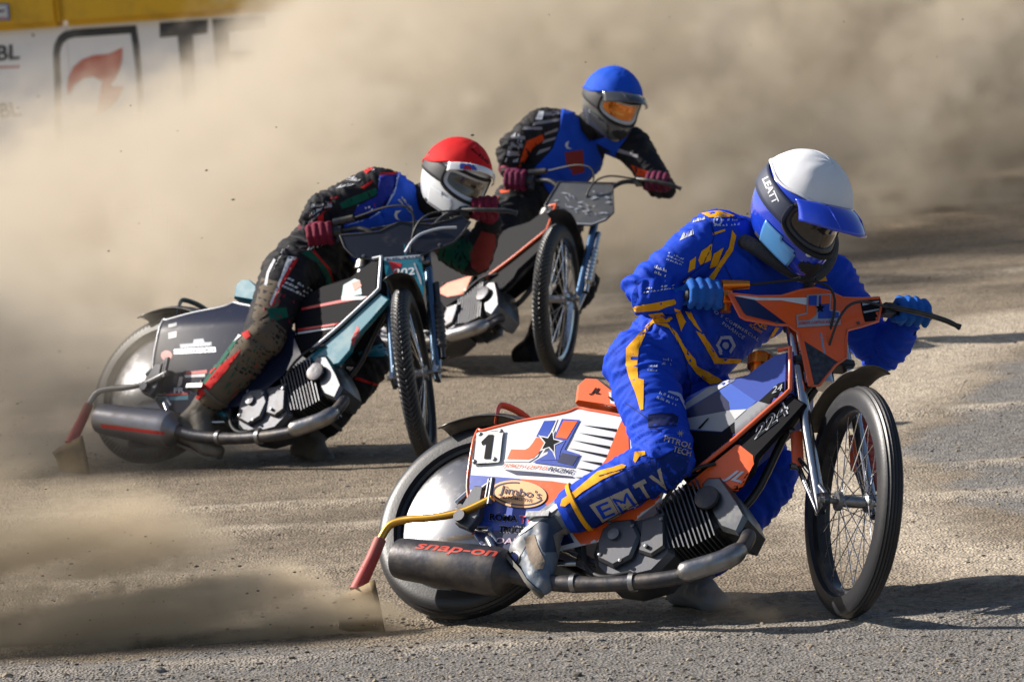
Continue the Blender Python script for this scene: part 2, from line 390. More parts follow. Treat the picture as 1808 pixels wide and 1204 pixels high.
def tyre_profile(R, rim, hw, ribs):
    """closed tyre section: (offset along axle, radius)"""
    pr = []
    n = 22
    for i in range(n + 1):
        t = math.pi * i / n; h = -math.cos(t) * hw; r = rim + (R - rim) * math.sin(t) ** .55
        if ribs and .25 < i / n < .75 and i % 2: r -= .0045
        pr.append((h, r))
    return pr + [(hw * .5, rim - .004), (-hw * .5, rim - .004)]
def make_wheel(root, R, rim, hw, c, M, tread, front, dark_rim):
    n = 132
    def mod(q, h, r, i):
        if not tread or r < R - .028: return 0.
        ph = (q * tread / (2 * math.pi) + abs(h) * 55) % 1.0
        return -.0065 if ph < .42 else 0.0
    if tread: n = tread * 6
    rm = MB().lathe([(-hw * .62, rim - .002), (-hw * .62, rim + .004), (-hw * .42, rim + .002), (-hw * .30, rim - .014), (hw * .30, rim - .014), (hw * .42, rim + .002), (hw * .62, rim + .004), (hw * .62, rim - .002), (hw * .36, rim - .018), (-hw * .36, rim - .018)], c, (0, 1, 0), 72)
    w = rm.build('wheel', dark_rim if dark_rim else chrome, root, 40, M)
    MB().lathe(tyre_profile(R, rim, hw, not tread), c, (0, 1, 0), n, mod=mod if tread else None).build('tyre', rubber, w, 50)
    hub = MB(); cc = Vector(c)
    hub.lathe([(-.055, .012), (-.055, .030), (-.040, .030), (-.035, .018), (.035, .018), (.040, .030), (.055, .030), (.055, .012)], c, (0, 1, 0), 24)
    hub.tube([cc - Vector((0, .11, 0)), cc + Vector((0, .11, 0))], .010, 10)
    hub.build('hub', steel if front else blacksteel, w)
    if front:
        sp = MB()
        for i in range(36):
            a = 2 * math.pi * i / 36; sd = -1 if i % 2 else 1; a2 = a + (.55 if (i // 2) % 2 else -.55)
            p0 = cc + Vector((math.cos(a2) * .029, sd * .04, math.sin(a2) * .029)); p1 = cc + Vector((math.cos(a) * (rim - .012), sd * .006, math.sin(a) * (rim - .012)))
            sp.tube([p0, p1], .0016, 5, cap=False)
        o = sp.build('spokes', chrome, w); o['kind'] = 'stuff'
    else:
        for s in (-1, 1):
            d = MB().lathe([(s * .074, .0), (s * .0735, .03)] + [(s * (.073 - .046 * ((r_ - .03) / .22) ** 1.7), r_) for r_ in (.05, .07, .09, .11, .13, .15, .17, .19, .21, .225, .24)] + [(s * .024, rim - .012), (s * .021, rim - .012), (s * .030, .18), (s * .05, .1), (s * .065, .03), (s * .066, .0)], c, (0, 1, 0), 72)
            d.build('wheel_disc', mat('spun_aluminium', (.30, .305, .32), .20, 1., dirt=.3, dirtcol=(.16, .145, .125), dscale=9), w, 50)
    return w

def cover_y(x, z):
    return -(.128 - .10 * (x - .33) ** 2 - .55 * max(0., z - .56) ** 1.3 - .12 * max(0., .26 - z))
def dense_panel(outline, yfun, thick, name, m, parent, step=.03, M=None):
    P, T = tri_sheet([outline], step)
    n = len(P); V = [(x, yfun(x, z), z) for x, z in P] + [(x, yfun(x, z) + thick, z) for x, z in P]
    cnt = {}
    for t in T:
        for a, b in ((t[0], t[1]), (t[1], t[2]), (t[2], t[0])): cnt[(a, b)] = 1
    rim = [(a, b) for a, b in cnt if (b, a) not in cnt]
    F = [t for t in T] + [tuple(i + n for i in reversed(t)) for t in T] + [(b, a, a + n, b + n) for a, b in rim]
    o = from_vf(name, V, F, m, parent)
    bm = bmesh.new(); bm.from_mesh(o.data); bmesh.ops.recalc_face_normals(bm, faces=bm.faces); bm.to_mesh(o.data); bm.free()
    auto_smooth(o, 40)
    if M is not None: o.matrix_local = M
    return o
COVER = [(.004, .593), (.03, .602), (.157, .632), (.259, .648), (.312, .661), (.341, .676), (.383, .666), (.46, .648), (.547, .626), (.64, .60), (.70, .52), (.72, .42), (.705, .335), (.62, .25), (.519, .195), (.35, .160), (.177, .172), (.11, .195), (.076, .231), (.049, .319), (.015, .415)]
TANK = [(.66, .60), (.700, .70), (.762, .738), (.84, .762), (.913, .779), (.96, .815), (1.003, .844), (1.042, .852), (1.056, .78), (1.069, .705), (1.051, .684), (.915, .543), (.80, .437), (.74, .43), (.69, .50)]
LOWER = [(1.072, .690), (1.122, .662), (1.06, .575), (.993, .482), (.989, .434), (.946, .377), (.86, .36), (.76, .39), (.802, .425), (.915, .532), (1.02, .64)]

def make_bike(b, spec):
    root = empty('speedway_motorcycle', BM_[b]); S = SM_[b]; tag(root, spec['label'], 'motorcycle', 'speedway motorcycles in the race')
    # wheels
    make_wheel(root, RR_, .262, .050, (0, 0, RR_), None, spec['tread_r'], False, plastic_black)
    make_wheel(root, RF_, .288, .036, (1.33, 0, RF_), S, spec['tread_f'], True, spec['front_rim'])
    # frame
    fr = MB()
    cr = MB()
    fr.tube(curve_pts([AXP + AXD * .60 + Vector((-.02, 0, 0)), (.93, 0, .74), (.70, 0, .66), (.42, 0, .66)], 14), .019)
    for s in (-1, 1):
        cr.tube(curve_pts([AXP + AXD * .47 + Vector((-.02, s * .015, 0)), (1.01, s * .03, .62), (.94, s * .05, .44), (.86, s * .05, .33)], 12), .013); cr.tube(curve_pts([(.62, s * .07, .12), (.45, s * .09, .17), (.43, s * .09, .40), (.40, s * .07, .66)], 14), .014)
        fr.tube([(.45, s * .09, .16), (.20, s * .10, .27), (-.02, s * .085, RR_)], .014)
        fr.tube(curve_pts([(.42, s * .06, .66), (.22, s * .085, .60), (-.03, s * .085, .36)], 10), .011)
    fr.tube([AXP + AXD * .44, AXP + AXD * .62], .030, 16)
    fr.build('frame', spec['frame_mat'], root, 60); cr.build('engine_cradle', plastic_black, root, 60)
    # covers
    cov = {}
    for s in (-1, 1):
        c = dense_panel(COVER, lambda x, z, s=s: -s * cover_y(x, z), s * -.004, 'rear_cover', spec['cover_mat'], root)
        edge = MB().tube([(x, -s * cover_y(x, z) , z) for x, z in [tuple(q)[:2] for q in [(p.x, p.y) for p in curve_pts([(x, z, 0) for x, z in COVER[18:] + COVER[:9]], 60)]]], .0055, 8)
        edge.build('piping', spec['piping'], c, 60)
        cov[s] = c
    # rear mudguard
    V = []; F = []; n = 16; w = 7
    for i in range(n):
        a = rad(118 - 100 * i / (n - 1)); r = RR_ + .030 + .010 * (i / n)
        for j in range(w):
            y = (j / (w - 1) - .5) * .17; q = (2 * j / (w - 1) - 1) ** 2
            V.append((math.cos(a) * (r - .035 * q), y, RR_ + math.sin(a) * (r - .035 * q)))
    F = [(i * w + j, i * w + j + 1, (i + 1) * w + j + 1, (i + 1) * w + j) for i in range(n - 1) for j in range(w - 1)]
    g = from_vf('rear_mudguard', V, F, plastic_black, root, True); md = g.modifiers.new('t', 'SOLIDIFY'); md.thickness = .005
    MB().tube(curve_pts([(.045, -.075, .640), (.042, -.073, .700), (.052, -.058, .716), (.075, .0, .722), (.09, .058, .716), (.09, .073, .700), (.09, .075, .640)], 22), .011, 8, flat=.35).build('lifting_handle', spec['handle_mat'], root, 60)
    # seat
    st = MB().prism([(.305, .715), (.300, .775), (.322, .800), (.36, .798), (.43, .752), (.56, .715), (.66, .70), (.66, .668), (.50, .668), (.40, .690)], -.075, .075, bev=.016).build('seat', spec['seat_mat'], root, 35)
    MB().prism([(.335, .800), (.365, .801), (.43, .758), (.56, .722), (.65, .707), (.65, .697), (.56, .710), (.43, .745), (.36, .786)], -.058, .058, bev=.006).build('seat_pad', plastic_black, st, 35)
    # tank between its covers
    tk = MB().prism(TANK, -.100, .100, bev=.020).build('fuel_tank', spec['tank_mat'], root, 30)
    MB().tube([(x, -.1045, z) for x, z in TANK[6:13]], .0075, 8).build('piping', spec['piping'], tk, 60)
    cap = MB(); cap.lathe([(0, .0), (0, .027), (.07, .029), (.07, .040), (.105, .040), (.112, .032), (.112, .0)], (.913, -.02, .765), (-.10, 0, 1), 28, closed=False)
    cap.build('filler_cap', spec['cap_mat'], tk, 40)
    lw = MB().prism(LOWER, -.096, -.070, bev=.006).build('lower_cover', spec['lower_mat'], root, 30)
    # engine: crankcase, finned cylinder, head
    en = MB().prism([(.527, .10), (.505, .16), (.512, .235), (.555, .272), (.65, .280), (.735, .300), (.785, .150), (.735, .085), (.64, .060), (.56, .072)], -.118, .045, bev=.018).build('engine', alloy, root, 35)
    MB().prism([(.540, .125), (.528, .18), (.535, .232), (.57, .258), (.632, .262), (.672, .20), (.655, .130), (.60, .098)], -.140, -.110, bev=.010).build('primary_cover', alloy, en, 35)
    MB().prism([(.672, .150), (.664, .255), (.735, .275), (.760, .165), (.72, .135)], -.134, -.110, bev=.008).build('gear_cover', alloy, en, 35)
    bt = MB().lathe([(0, 0), (0, .020), (.012, .019), (.013, 0)], (.585, -.138, .205), (0, -1, 0), 20, closed=False)
    bt.build('boss', alloy_hi, en, 40)
    for bx, bz in ((.548, .140), (.622, .118), (.640, .235), (.560, .248), (.700, .165), (.735, .255)):
        MB().lathe([(0, 0), (0, .007), (.007, .0065), (.008, 0)], (bx, -.136, bz), (0, -1, 0), 8, closed=False).build('bolt', alloy_hi, en, 30)
    ax = Vector((.886, 0, .464)).normalized(); up = Vector((-.464, 0, .886)).normalized(); o0 = Vector((.722, -.032, .232))
    Rf = Matrix((ax, Vector((0, 1, 0)), up)).transposed()
    MB().box(o0 + ax * .09, (.20, .12, .15), Rf).build('cylinder', blacksteel, en, 30)
    for i in range(11):
        h = .222 if i > 3 else .16 + .012 * i
        MB().box(o0 + ax * (.012 + i * .0145) + up * 0.0, (.0042, .172, h), Rf).build('fin', alloy if i < 9 else alloy_hi, en, 30)
    hd = MB().prism([(.828, .392), (.842, .412), (.884, .414), (.930, .372), (.975, .318), (1.004, .268), (.986, .212), (.930, .228), (.893, .265)], -.112, .055, bev=.014).build('cylinder_head', alloy_hi, en, 35)
    MB().lathe([(0, 0), (0, .040), (.010, .038), (.012, .026), (.011, 0)], (.868, -.124, .330), (0, -1, 0), 28, closed=False).build('rocker_cover', blacksteel, hd, 40)
    MB().tube([(.66, .0, .34), (.74, .02, .40)], .034, 16).build('carburettor', alloy, en, 40)
    hs = MB(); hs.tube(curve_pts([(.58, -.09, .27), (.55, -.11, .34), (.60, -.10, .42), (.68, -.08, .46)], 14), .008, 8); hs.tube(curve_pts([(.70, -.10, .29), (.74, -.125, .36), (.80, -.12, .43), (.86, -.10, .46)], 14), .006, 8); hs.tube(curve_pts([(.655, -.12, .085), (.57, -.135, .065), (.50, -.12, .11), (.46, -.10, .20)], 14), .008, 8); hs.build('hose', rubber_grip, en, 50)
    # exhaust
    ex = MB().tube(curve_pts([(.955, -.03, .245), (1.010, -.085, .215), (1.018, -.140, .140), (.955, -.168, .076), (.82, -.174, .036), (.60, -.172, .022), (.40, -.172, .034), (.24, -.172, .070)], 40), [.024] * 30 + [.026] * 10, 16)
    ex.build('exhaust_pipe', blacksteel, root, 60)
    MB().tube(curve_pts([(1.028, -.137, .150), (.99, -.168, .098), (.90, -.186, .058), (.86, -.19, .048)], 14), [.020, .028, .031, .032, .032, .032, .032, .032, .032, .032, .032, .03, .028, .02], 14).build('heat_shield', steel, root, 60)
    for xx in (.70, .50):
        MB().lathe([(-.008, .026), (-.008, .030), (.008, .030), (.008, .026)], (xx, -.172, .028), (1, 0, 0.05), 20).build('pipe_clamp', steel, root, 40)
    e0, e1 = Vector((.265, -.172, .066)), Vector((-.140, -.172, .128)); ed = (e1 - e0); el = ed.length
    si = MB().lathe([(-.02, .026), (.0, .040), (.02, .072), (.05, .078), (el - .03, .066), (el - .004, .062), (el, .052), (el, .036), (el - .02, .034), (el - .02, 0)], e0, ed, 36, closed=False)
    sil = si.build('silencer', spec['silencer'], root, 45)
    for q in (.08, el - .03):
        MB().lathe([(-.006, .070), (-.006, .0735), (.006, .0735), (.006, .070)], e0 + ed.normalized() * q if q < .1 else e0 + ed.normalized() * q, ed, 36).build('silencer_band', steel, sil, 40) if q < .1 else None
    # footrest, chain guard and linkages
    fp = MB(); fp.tube([(.36, -.09, .20), (.36, -.20, .23)], .011); fp.box((.36, -.215, .235), (.08, .05, .018)); fp.build('footrest', steel, root)
    lk = MB(); lk.tube([(.10, -.11, .30), (.13, -.12, .24), (.17, -.12, .20)], .008); lk.tube([(.08, -.115, .25), (.14, -.13, .24)], .011); lk.tube([(.14, -.13, .21), (.17, -.135, .17)], .012); lk.tube([(.45, -.10, .13), (.30, -.14, .11), (.20, -.15, .14)], .008)
    lk.build('rear_linkage', chrome, root)
    MB().box((.22, .13, .30), (.50, .012, .05)).build('chain_guard', plastic_black, root)
    # dirt deflector on its bar
    br = MB(); br.prism([(.035, .285), (.075, .375), (.105, .372), (.112, .270), (.085, .225), (.035, .245)], -.172, -.135, bev=.004); br.tube([(.095, -.160, .365), (.142, -.178, .385)], .008); br.tube([(.142, -.180, .392), (.150, -.184, .300)], .008); br.tube([(.128, -.176, .392), (.132, -.178, .300)], .006)
    br.tube([(.055, -.16, .262), (.055, -.192, .262)], .019, 16)
    br.build('deflector_bracket', alloy, root, 30)
    db = MB().tube(curve_pts([(.155, -.178, .325), (.06, -.176, .283), (-.04, -.174, .266), (-.14, -.172, .262), (-.195, -.172, .245), (-.218, -.172, .200), (-.226, -.172, .165)], 30), .0125, 12)
    db.build('deflector_bar', spec['bar_mat'], root, 60)
    sl = MB(); sl.tube([(-.220, -.172, .195), (-.232, -.175, .125), (-.255, -.185, .010)], [.0195, .0205, .024], 14); sl.build('deflector_sleeve', red_dull, root, 60)
    fl = []; ff = []; nn = 9
    for i in range(nn):
        t = i / (nn - 1)
        for j in range(6):
            u = j / 5
            x = -.325 + .135 * t; z = -.035 + .072 * t + .008 * math.sin(3 * t); y = -.200 + .060 * u
            fl.append((x + .045 * u - .035 * u * u * (1 - t), y, z - u * (z + .098 + .02 * t) + .004 * math.sin(7 * t + 3 * u)))
    ff = [(i * 6 + j, i * 6 + j + 1, (i + 1) * 6 + j + 1, (i + 1) * 6 + j) for i in range(nn - 1) for j in range(5)]
    fo = from_vf('deflector_flap', fl, ff, flap_m, root, True); md = fo.modifiers.new('t', 'SOLIDIFY'); md.thickness = .007; md.offset = 0
    # forks (turn with the bars)
    for s in (-1, 1):
        y = s * .085; d = Vector((0, y, 0))
        fk = MB(); fk.tube([AXP + AXD * .66 + d, AXP + AXD * .50 + d], .0155, 14); fk.tube([AXP + AXD * .50 + d, AXP + AXD * .02 + d, AXP - AXD * .03 + d], [.0185, .0185, .013], 16)
        f = fk.build('fork_leg', spec['fork_mat'], root, 50, S)
        li = MB(); p0 = AXP + AXD * .285 + d * 1.12 + Vector((-.065, 0, 0)); p1 = AXP + AXD * .165 + d * 1.12 + Vector((-.095, 0, 0))
        li.tube([p0, p1], .020, 12, flat=.55); li.build('link', spec['link_mat'], root, 50, S)
        b2 = MB()
        for p in (p0, p1): b2.lathe([(0, 0), (0, .011), (.018, .010), (.019, 0)], p + Vector((0, -.008 * (1 if s < 0 else -1), 0)), (0, s, 0), 12, closed=False)
        b2.build('link_bolt', alloy_hi, root, 40, S)
        la = MB(); la.tube([p1, AXP + Vector((.0, s * .09, -.03))], .009); la.tube([p1 + AXD * .02 + Vector((.02, 0, 0)), AXP + Vector((.06, s * .075, .0))], .008)
        la.prism([(1.262, .325), (1.270, .385), (1.345, .372), (1.355, .345), (1.335, .335), (1.275, .315)], s * .098, s * .082)
        la.build('axle_plate', chrome, root, 40, S)
    # gaitered damper on the left leg
    ga = MB(); gp = [(i * .012, .017 + .005 * (i % 2)) for i in range(18)]
    ga.lathe([(-.10, .012), (0, .012)] + gp + [(.215, .012), (.26, .012)], AXP + AXD * .33 + Vector((.0, .115, 0)), -AXD, 16, closed=False)
    ga.build('damper', spec['damper'], root, 30, S)
    for s_, zz in ((.66, 0), (.52, 0)):
        yk = MB().box(AXP + AXD * s_ + Vector((.0, 0, 0)), (.055, .20, .024), Matrix.Rotation(-RAKE, 3, 'Y')); yk.build('fork_yoke', plastic_black, root, 30, S, bevel=.004)
    # front mudguard
    V = []; n, w = 16, 7; a0, a1 = spec['fender']
    for i in range(n):
        a = rad(a0 + (a1 - a0) * i / (n - 1)); r = RF_ + .035 + .035 * max(0, 1 - i / 5.)
        for j in range(w):
            y = (j / (w - 1) - .5) * .12; q = (2 * j / (w - 1) - 1) ** 2
            V.append((1.33 + math.cos(a) * (r - .022 * q), y, RF_ + math.sin(a) * (r - .022 * q)))
    F = [(i * w + j, i * w + j + 1, (i + 1) * w + j + 1, (i + 1) * w + j) for i in range(n - 1) for j in range(w - 1)]
    g = from_vf('front_mudguard', V, F, spec['fender_mat'], root, True); md = g.modifiers.new('t', 'SOLIDIFY'); md.thickness = .004; g.matrix_local = S
    # handlebar, grips, levers
    hb = curve_pts([(1.013, -.395, 1.063), (1.013, -.25, 1.068), (1.035, -.17, 1.055), (1.055, -.08, .985), (1.058, 0, .972), (1.055, .08, .985), (1.035, .17, 1.055), (1.013, .25, 1.068), (1.013, .395, 1.063)], 40)
    h = MB().tube(hb, .0115, 10); h.tube([(1.035, -.165, 1.05), (1.035, .165, 1.05)], .007, 8)
    hob = h.build('handlebar', spec['bar_black'], root, 60, S)
    for s in (-1, 1):
        MB().tube([(1.013, s * .295, 1.067), (1.013, s * .30, 1.067), (1.013, s * .405, 1.063), (1.013, s * .41, 1.063)], [.012, .0165, .0165, .012], 12).build('grip', rubber_grip, hob)
        MB().lathe([(-.004, .017), (-.004, .028), (.004, .028), (.004, .017)], (1.013, s * .297, 1.067), (0, 1, 0), 20).build('grip_flange', rubber_grip, hob)
    tg = MB(); tg.tube([(1.013, -.278, 1.020), (1.013, -.278, 1.112)], .017, 14); tg.tube([(1.018, -.290, 1.104), (1.03, -.205, 1.110)], [.0185, .014], 14); tg.tube([(1.013, -.292, 1.067), (1.013, -.262, 1.067)], .028, 18)
    tg.build('throttle_housing', spec['throttle'], hob, 40)
    lv = MB(); lv.box((1.03, .255, 1.065), (.05, .035, .035)); lv.tube(curve_pts([(1.055, .25, 1.068), (1.085, .32, 1.050), (1.085, .42, 1.030), (1.080, .475, 1.012)], 12), [.009] * 10 + [.008, .011], 8); lv.build('clutch_lever', spec['lever'], hob, 50)
    cb = MB(); cb.tube(curve_pts([(1.03, -.205, 1.110), (1.09, -.03, 1.12), (1.10, .05, 1.07), (1.08, .02, .90), (1.00, 0, .82)], 24), .0045, 6); cb.tube(curve_pts([(1.06, .25, 1.065), (1.115, .12, 1.055), (1.135, .05, .99), (1.10, .01, .86)], 20), .0045, 6)
    cb.build('control_cable', rubber_grip, hob)
    return root, cov, tk, lw, sil, hob
# ------------------------------------------------------------------ prints laid on the surfaces of things
class Skin:
    """finds where a line of sight meets one part's surface"""
    def __init__(s, ob):
        bpy.context.view_layer.update(); dg = bpy.context.evaluated_depsgraph_get(); s.ob = ob; s.M = ob.matrix_world.copy(); s.Mi = s.M.inverted()
        ev = ob.evaluated_get(dg); me = ev.to_mesh()
        s.t = BVHTree.FromPolygons([v.co.copy() for v in me.vertices], [tuple(p.vertices) for p in me.polygons]); ev.to_mesh_clear()
        s.o = s.Mi @ CPOS; s.R = s.Mi.to_3x3()
    def hit(s, p, lift):
        d = (s.R @ ray(*p)).normalized(); h = s.t.ray_cast(s.o, d)
        if h[0] is None: return None
        n = h[1] if h[1].dot(d) < 0 else -h[1]
        return h[0] + n * lift
    def poly(s, polys, m, lvl=1, name='graphic', step=9):
        return lay(name, tri_sheet(polys, step), lambda p: s.hit(p, .0012 * lvl), m, s.ob)
    def text(s, txt, quad, m, lvl=2, bold=.0, shear=0., name='lettering', step=.12, space=1.):
        P, T = text_sheet(txt, step, bold, shear, space)
        return lay(name, (quad_map(P, quad), T), lambda p: s.hit(p, .0012 * lvl), m, s.ob)
def Z(x0, y0, k):
    """reads points off an enlarged view of the photograph"""
    return lambda *pts: [(x0 + x / k, y0 + y / k) for x, y in pts]
def ellipse(cx, cy, rx, ry, rot=0., n=40):
    c, s = math.cos(rot), math.sin(rot)
    return [(cx + rx * math.cos(a) * c - ry * math.sin(a) * s, cy + rx * math.cos(a) * s + ry * math.sin(a) * c) for a in (2 * math.pi * i / n for i in range(n))]
def star(cx, cy, R, r, rot=-math.pi / 2):
    return [(cx + (R if i % 2 == 0 else r) * math.cos(rot + math.pi * i / 5), cy + (R if i % 2 == 0 else r) * math.sin(rot + math.pi * i / 5)) for i in range(10)]
def scribble(S, quad, rows, m, seed, lvl=1.5, fill=.8):
    """rows of small print too blurred to read"""
    rnd = random.Random(seed); polys = []
    for r in range(rows):
        x = rnd.uniform(0, .06)
        while x < .97:
            w = rnd.uniform(.06, .13); h = .62 / rows
            if rnd.random() < fill:
                y0 = (r + .15) / rows; y1 = y0 + h * rnd.uniform(.75, 1.1); sk = .02
                u = [(x, y0), (min(1, x + w * .75), y0 + rnd.uniform(0, .1) * h), (min(1, x + w * .75 + sk), y1), (x + sk, y1 - rnd.uniform(0, .3) * h)]
                if rnd.random() < .5: u[2] = (x + w * .35 + sk, y1 - .45 * h)
                polys.append(quad_map(u, quad))
            x += w
    o = S.poly(polys, m, lvl, 'small_print', 12)
    if o: o['kind'] = 'stuff'
    return o

def front_cover(b, root, outline, m, name='front_cover', off=0., piping=None):
    pts = [face(b, *q, off) for q in outline]
    P, T = tri_sheet([pts], .03); n = len(P)
    V = [face3(p, off) for p in P] + [face3(p, off - .004) for p in P]
    ed = {(a, c) for t in T for a, c in ((t[0], t[1]), (t[1], t[2]), (t[2], t[0]))}
    F = list(T) + [tuple(i + n for i in reversed(t)) for t in T] + [(c, a, a + n, c + n) for a, c in ed if (c, a) not in ed]
    o = from_vf(name, V, F, m, root); bm = bmesh.new(); bm.from_mesh(o.data); bmesh.ops.recalc_face_normals(bm, faces=bm.faces); bm.to_mesh(o.data); bm.free()
    auto_smooth(o, 40); o.matrix_local = SM_[b]
    if piping:
        MB().tube([face3(p, off) for p in pts + [pts[0]]], .0045, 8).build('piping', piping, o, 60)
    return o

def livery_orange():
    b = 0
    root, cov, tk, lw, sil, hob = make_bike(b, dict(label='orange, white and blue speedway motorcycle numbered 1, nearest the camera', tread_r=0, tread_f=0, front_rim=plastic_black,
        frame_mat=chrome, cover_mat=white_v, piping=orange_paint, handle_mat=orange_paint, seat_mat=orange, tank_mat=blue_v, cap_mat=orange_ano, lower_mat=black_v, silencer=blacksteel,
        bar_mat=gold, fork_mat=chrome, link_mat=orange_paint, damper=red_dull, fender=(62, 132), fender_mat=mat('grey_brown_plastic', (.075, .066, .055), .5, dirt=.5), bar_black=plastic_black, throttle=orange_ano, lever=plastic_black))
    S = Skin(cov[1] if False else cov[-1] if cov[-1].data.vertices[0].co.y < 0 else cov[1])
    q = Z(820, 720, 4.631)
    S.poly([q((40, 548), (240, 562), (455, 580), (560, 700), (700, 812), (790, 900), (900, 1100), (300, 1260), (180, 1190), (40, 1100), (0, 900), (0, 700))], blue_v, 1)
    S.poly([q((455, 580), (720, 600), (1010, 645), (1100, 620), (1700, 700), (1700, 1150), (1000, 1180), (790, 900), (700, 812), (560, 700))], orange, 1)
    S.poly([q((60, 1020), (300, 1000), (430, 955), (800, 1000), (900, 1100), (300, 1265), (150, 1200), (50, 1100))], navy_v, 2)
    S.poly([q((1335, 65), (1350, 380), (1200, 500), (1040, 590), (1080, 530), (1160, 420), (1250, 190), (1290, 100))], red_v if False else orange, 2)
    for a, c in (((960, 142), (1250, 185)), ((930, 205), (1222, 255)), ((885, 265), (1195, 325)), ((840, 328), (1175, 395)), ((950, 430), (1130, 460)), ((910, 490), (1095, 525)), ((900, 570), (1050, 575)), ((1352, 195), (1600, 225)), ((1356, 270), (1600, 296)), ((1358, 345), (1600, 372)), ((1300, 420), (1600, 450))):
        S.poly([q(a, (c[0], c[1] - 9), (c[0], c[1] + 14))], black_v, 2)
    # initials with a star
    S.poly([q((640, 95), (765, 95), (700, 260), (640, 330), (600, 400), (530, 445), (325, 440), (375, 325), (500, 330), (560, 250))], white_v, 2)
    S.poly([q((655, 112), (748, 108), (682, 246), (590, 240))], blue_v, 3)
    S.poly([q((590, 247), (684, 250), (645, 320), (610, 372), (565, 412), (520, 424), (352, 420), (386, 342), (500, 345), (532, 328), (562, 290))], orange, 3)
    S.poly([q((800, 95), (948, 105), (822, 345), (950, 385), (898, 492), (560, 448), (680, 380), (735, 250))], blue_v, 3)
    S.poly([q((815, 112), (928, 118), (842, 257), (748, 247))], orange, 4)
    S.poly([q((757, 268), (836, 268), (792, 350), (775, 430), (620, 434), (700, 372))], blue_v, 4)
    S.poly([q((805, 372), (938, 397), (890, 478), (762, 445))], navy_v, 4)
    S.poly([star(*q((705, 288))[0], 24, 10, -1.35)], white_v, 5, step=4); S.poly([star(*q((705, 288))[0], 18, 7.5, -1.35)], black_v, 6, step=4)
    S.poly([q((755, 430), (735, 300), (700, 310))], white_v, 5)
    S.text('JORDY LOFTUS', q((310, 488), (680, 516), (690, 482), (322, 455)), orange, 3, .012, .25); S.text('RACING', q((690, 517), (890, 545), (905, 510), (700, 482)), navy_v, 3, .02, .25)
    S.poly([q((325, 505), (600, 528), (890, 562), (900, 574), (420, 546))], navy_v, 2)
    e = q((447, 708))[0]
    S.poly([ellipse(*e, 51, 25, .10)], navy_v, 3); S.poly([ellipse(*e, 50, 24, .10)], peach_v, 4); S.poly([ellipse(*e, 46.5, 21, .10, 40) + list(reversed(ellipse(*e, 43.5, 18.8, .10, 40)))], navy_v, 5, step=6) if False else None
    ring = ellipse(*e, 46.0, 20.5, .10, 44); inn = ellipse(*e, 43.0, 18.4, .10, 44)
    S.poly([[ring[i], ring[i + 1], inn[i + 1], inn[i]] for i in range(2, 33)], navy_v, 5)
    S.text("Jimbo's", q((285, 722), (630, 770), (640, 690), (300, 632)), navy_v, 6, .004, .1)
    S.text('AUTOMOTIVE', q((300, 745), (560, 778), (563, 752), (304, 722)), navy_v, 6, .01)
    for txt, w, m_, l in (('ROMA', ((205, 925), (440, 940), (445, 882), (212, 862)), silver_v, 3), ('ROMA', ((208, 923), (437, 937), (441, 884), (215, 865)), black_v, 4), ('TR', ((448, 945), (580, 955), (585, 895), (455, 880)), white_v, 3), ('TR', ((450, 942), (576, 951), (580, 898), (458, 883)), mat('pink_vinyl', (.75, .05, .10), .4), 4), ('TRUCKS', ((280, 1020), (520, 1035), (525, 975), (288, 962)), silver_v, 3), ('TRUCKS', ((283, 1017), (516, 1031), (520, 978), (291, 966)), black_v, 4), ('ROAD', ((190, 1108), (470, 1120), (480, 1070), (205, 1060)), mat('pale_pink_vinyl', (.62, .45, .55), .4), 4)):
        S.text(txt, q(*w), m_, l, .02)
    # number plate standing off the cover
    pl = q((92, 205), (110, 192), (300, 180), (322, 190), (295, 440), (280, 452), (75, 462), (68, 445))
    P, T = tri_sheet([pl], 9); n = len(P)
    def off_(p, l):
        x, z_ = side(0, *p, -.126); return Vector((x, cover_y(max(x, .02), min(z_, .60)) - l, z_))
    V = [off_(p, .009) for p in P] + [off_(p, .004) for p in P]
    if all(v is not None for v in V):
        ed = {(a, c) for t in T for a, c in ((t[0], t[1]), (t[1], t[2]), (t[2], t[0]))}
        np_ = from_vf('number_plate', V, list(T) + [tuple(i + n for i in reversed(t)) for t in T] + [(c, a, a + n, c + n) for a, c in ed if (c, a) not in ed], mat('plate_white', (.62, .63, .62), .4, dirt=.4), root)
        N_ = Skin(np_)
        rim_o, rim_i = pl, [((x - 861) * .955 + 861, (y - 790) * .955 + 790) for x, y in pl]
        N_.poly([[rim_o[i - 1], rim_o[i], rim_i[i], rim_i[i - 1]] for i in range(len(pl))], black_v, 1)
        N_.poly([q((140, 280), (200, 222), (240, 222), (212, 418), (162, 418), (180, 290), (148, 308))], black_v, 2, 'numeral')
        for bx, by in ((128, 214), (300, 190), (252, 425), (84, 440)):
            p = off_(q((bx, by))[0], .009)
            MB().lathe([(0, 0), (0, .0075), (.004, .006), (.005, 0)], p, (0, -1, 0), 10, closed=False).build('plate_bolt', alloy_hi, np_)
    # seat print
    s_ = [c for c in root.children if c.name.startswith('seat')][0]; SS = Skin(s_)
    SS.poly([[(1075, 692), (1140, 705), (1140, 728), (1078, 712)]], white_v, 1); SS.poly([[(1073, 700), (1140, 716), (1140, 722), (1080, 708)]], black_v, 2); SS.text('JL', [(1040, 697), (1060, 700), (1062, 686), (1044, 684)], black_v, 2, .03, .3)
    # tank
    TS = Skin(tk); q = Z(1200, 560, 4.014)
    TS.poly([q((0, 640), (270, 450), (340, 425), (460, 372), (515, 395), (350, 470), (270, 520), (0, 680))], grey_v, 1); TS.poly([q((270, 452), (345, 425), (352, 470), (275, 518))], white_v, 2)
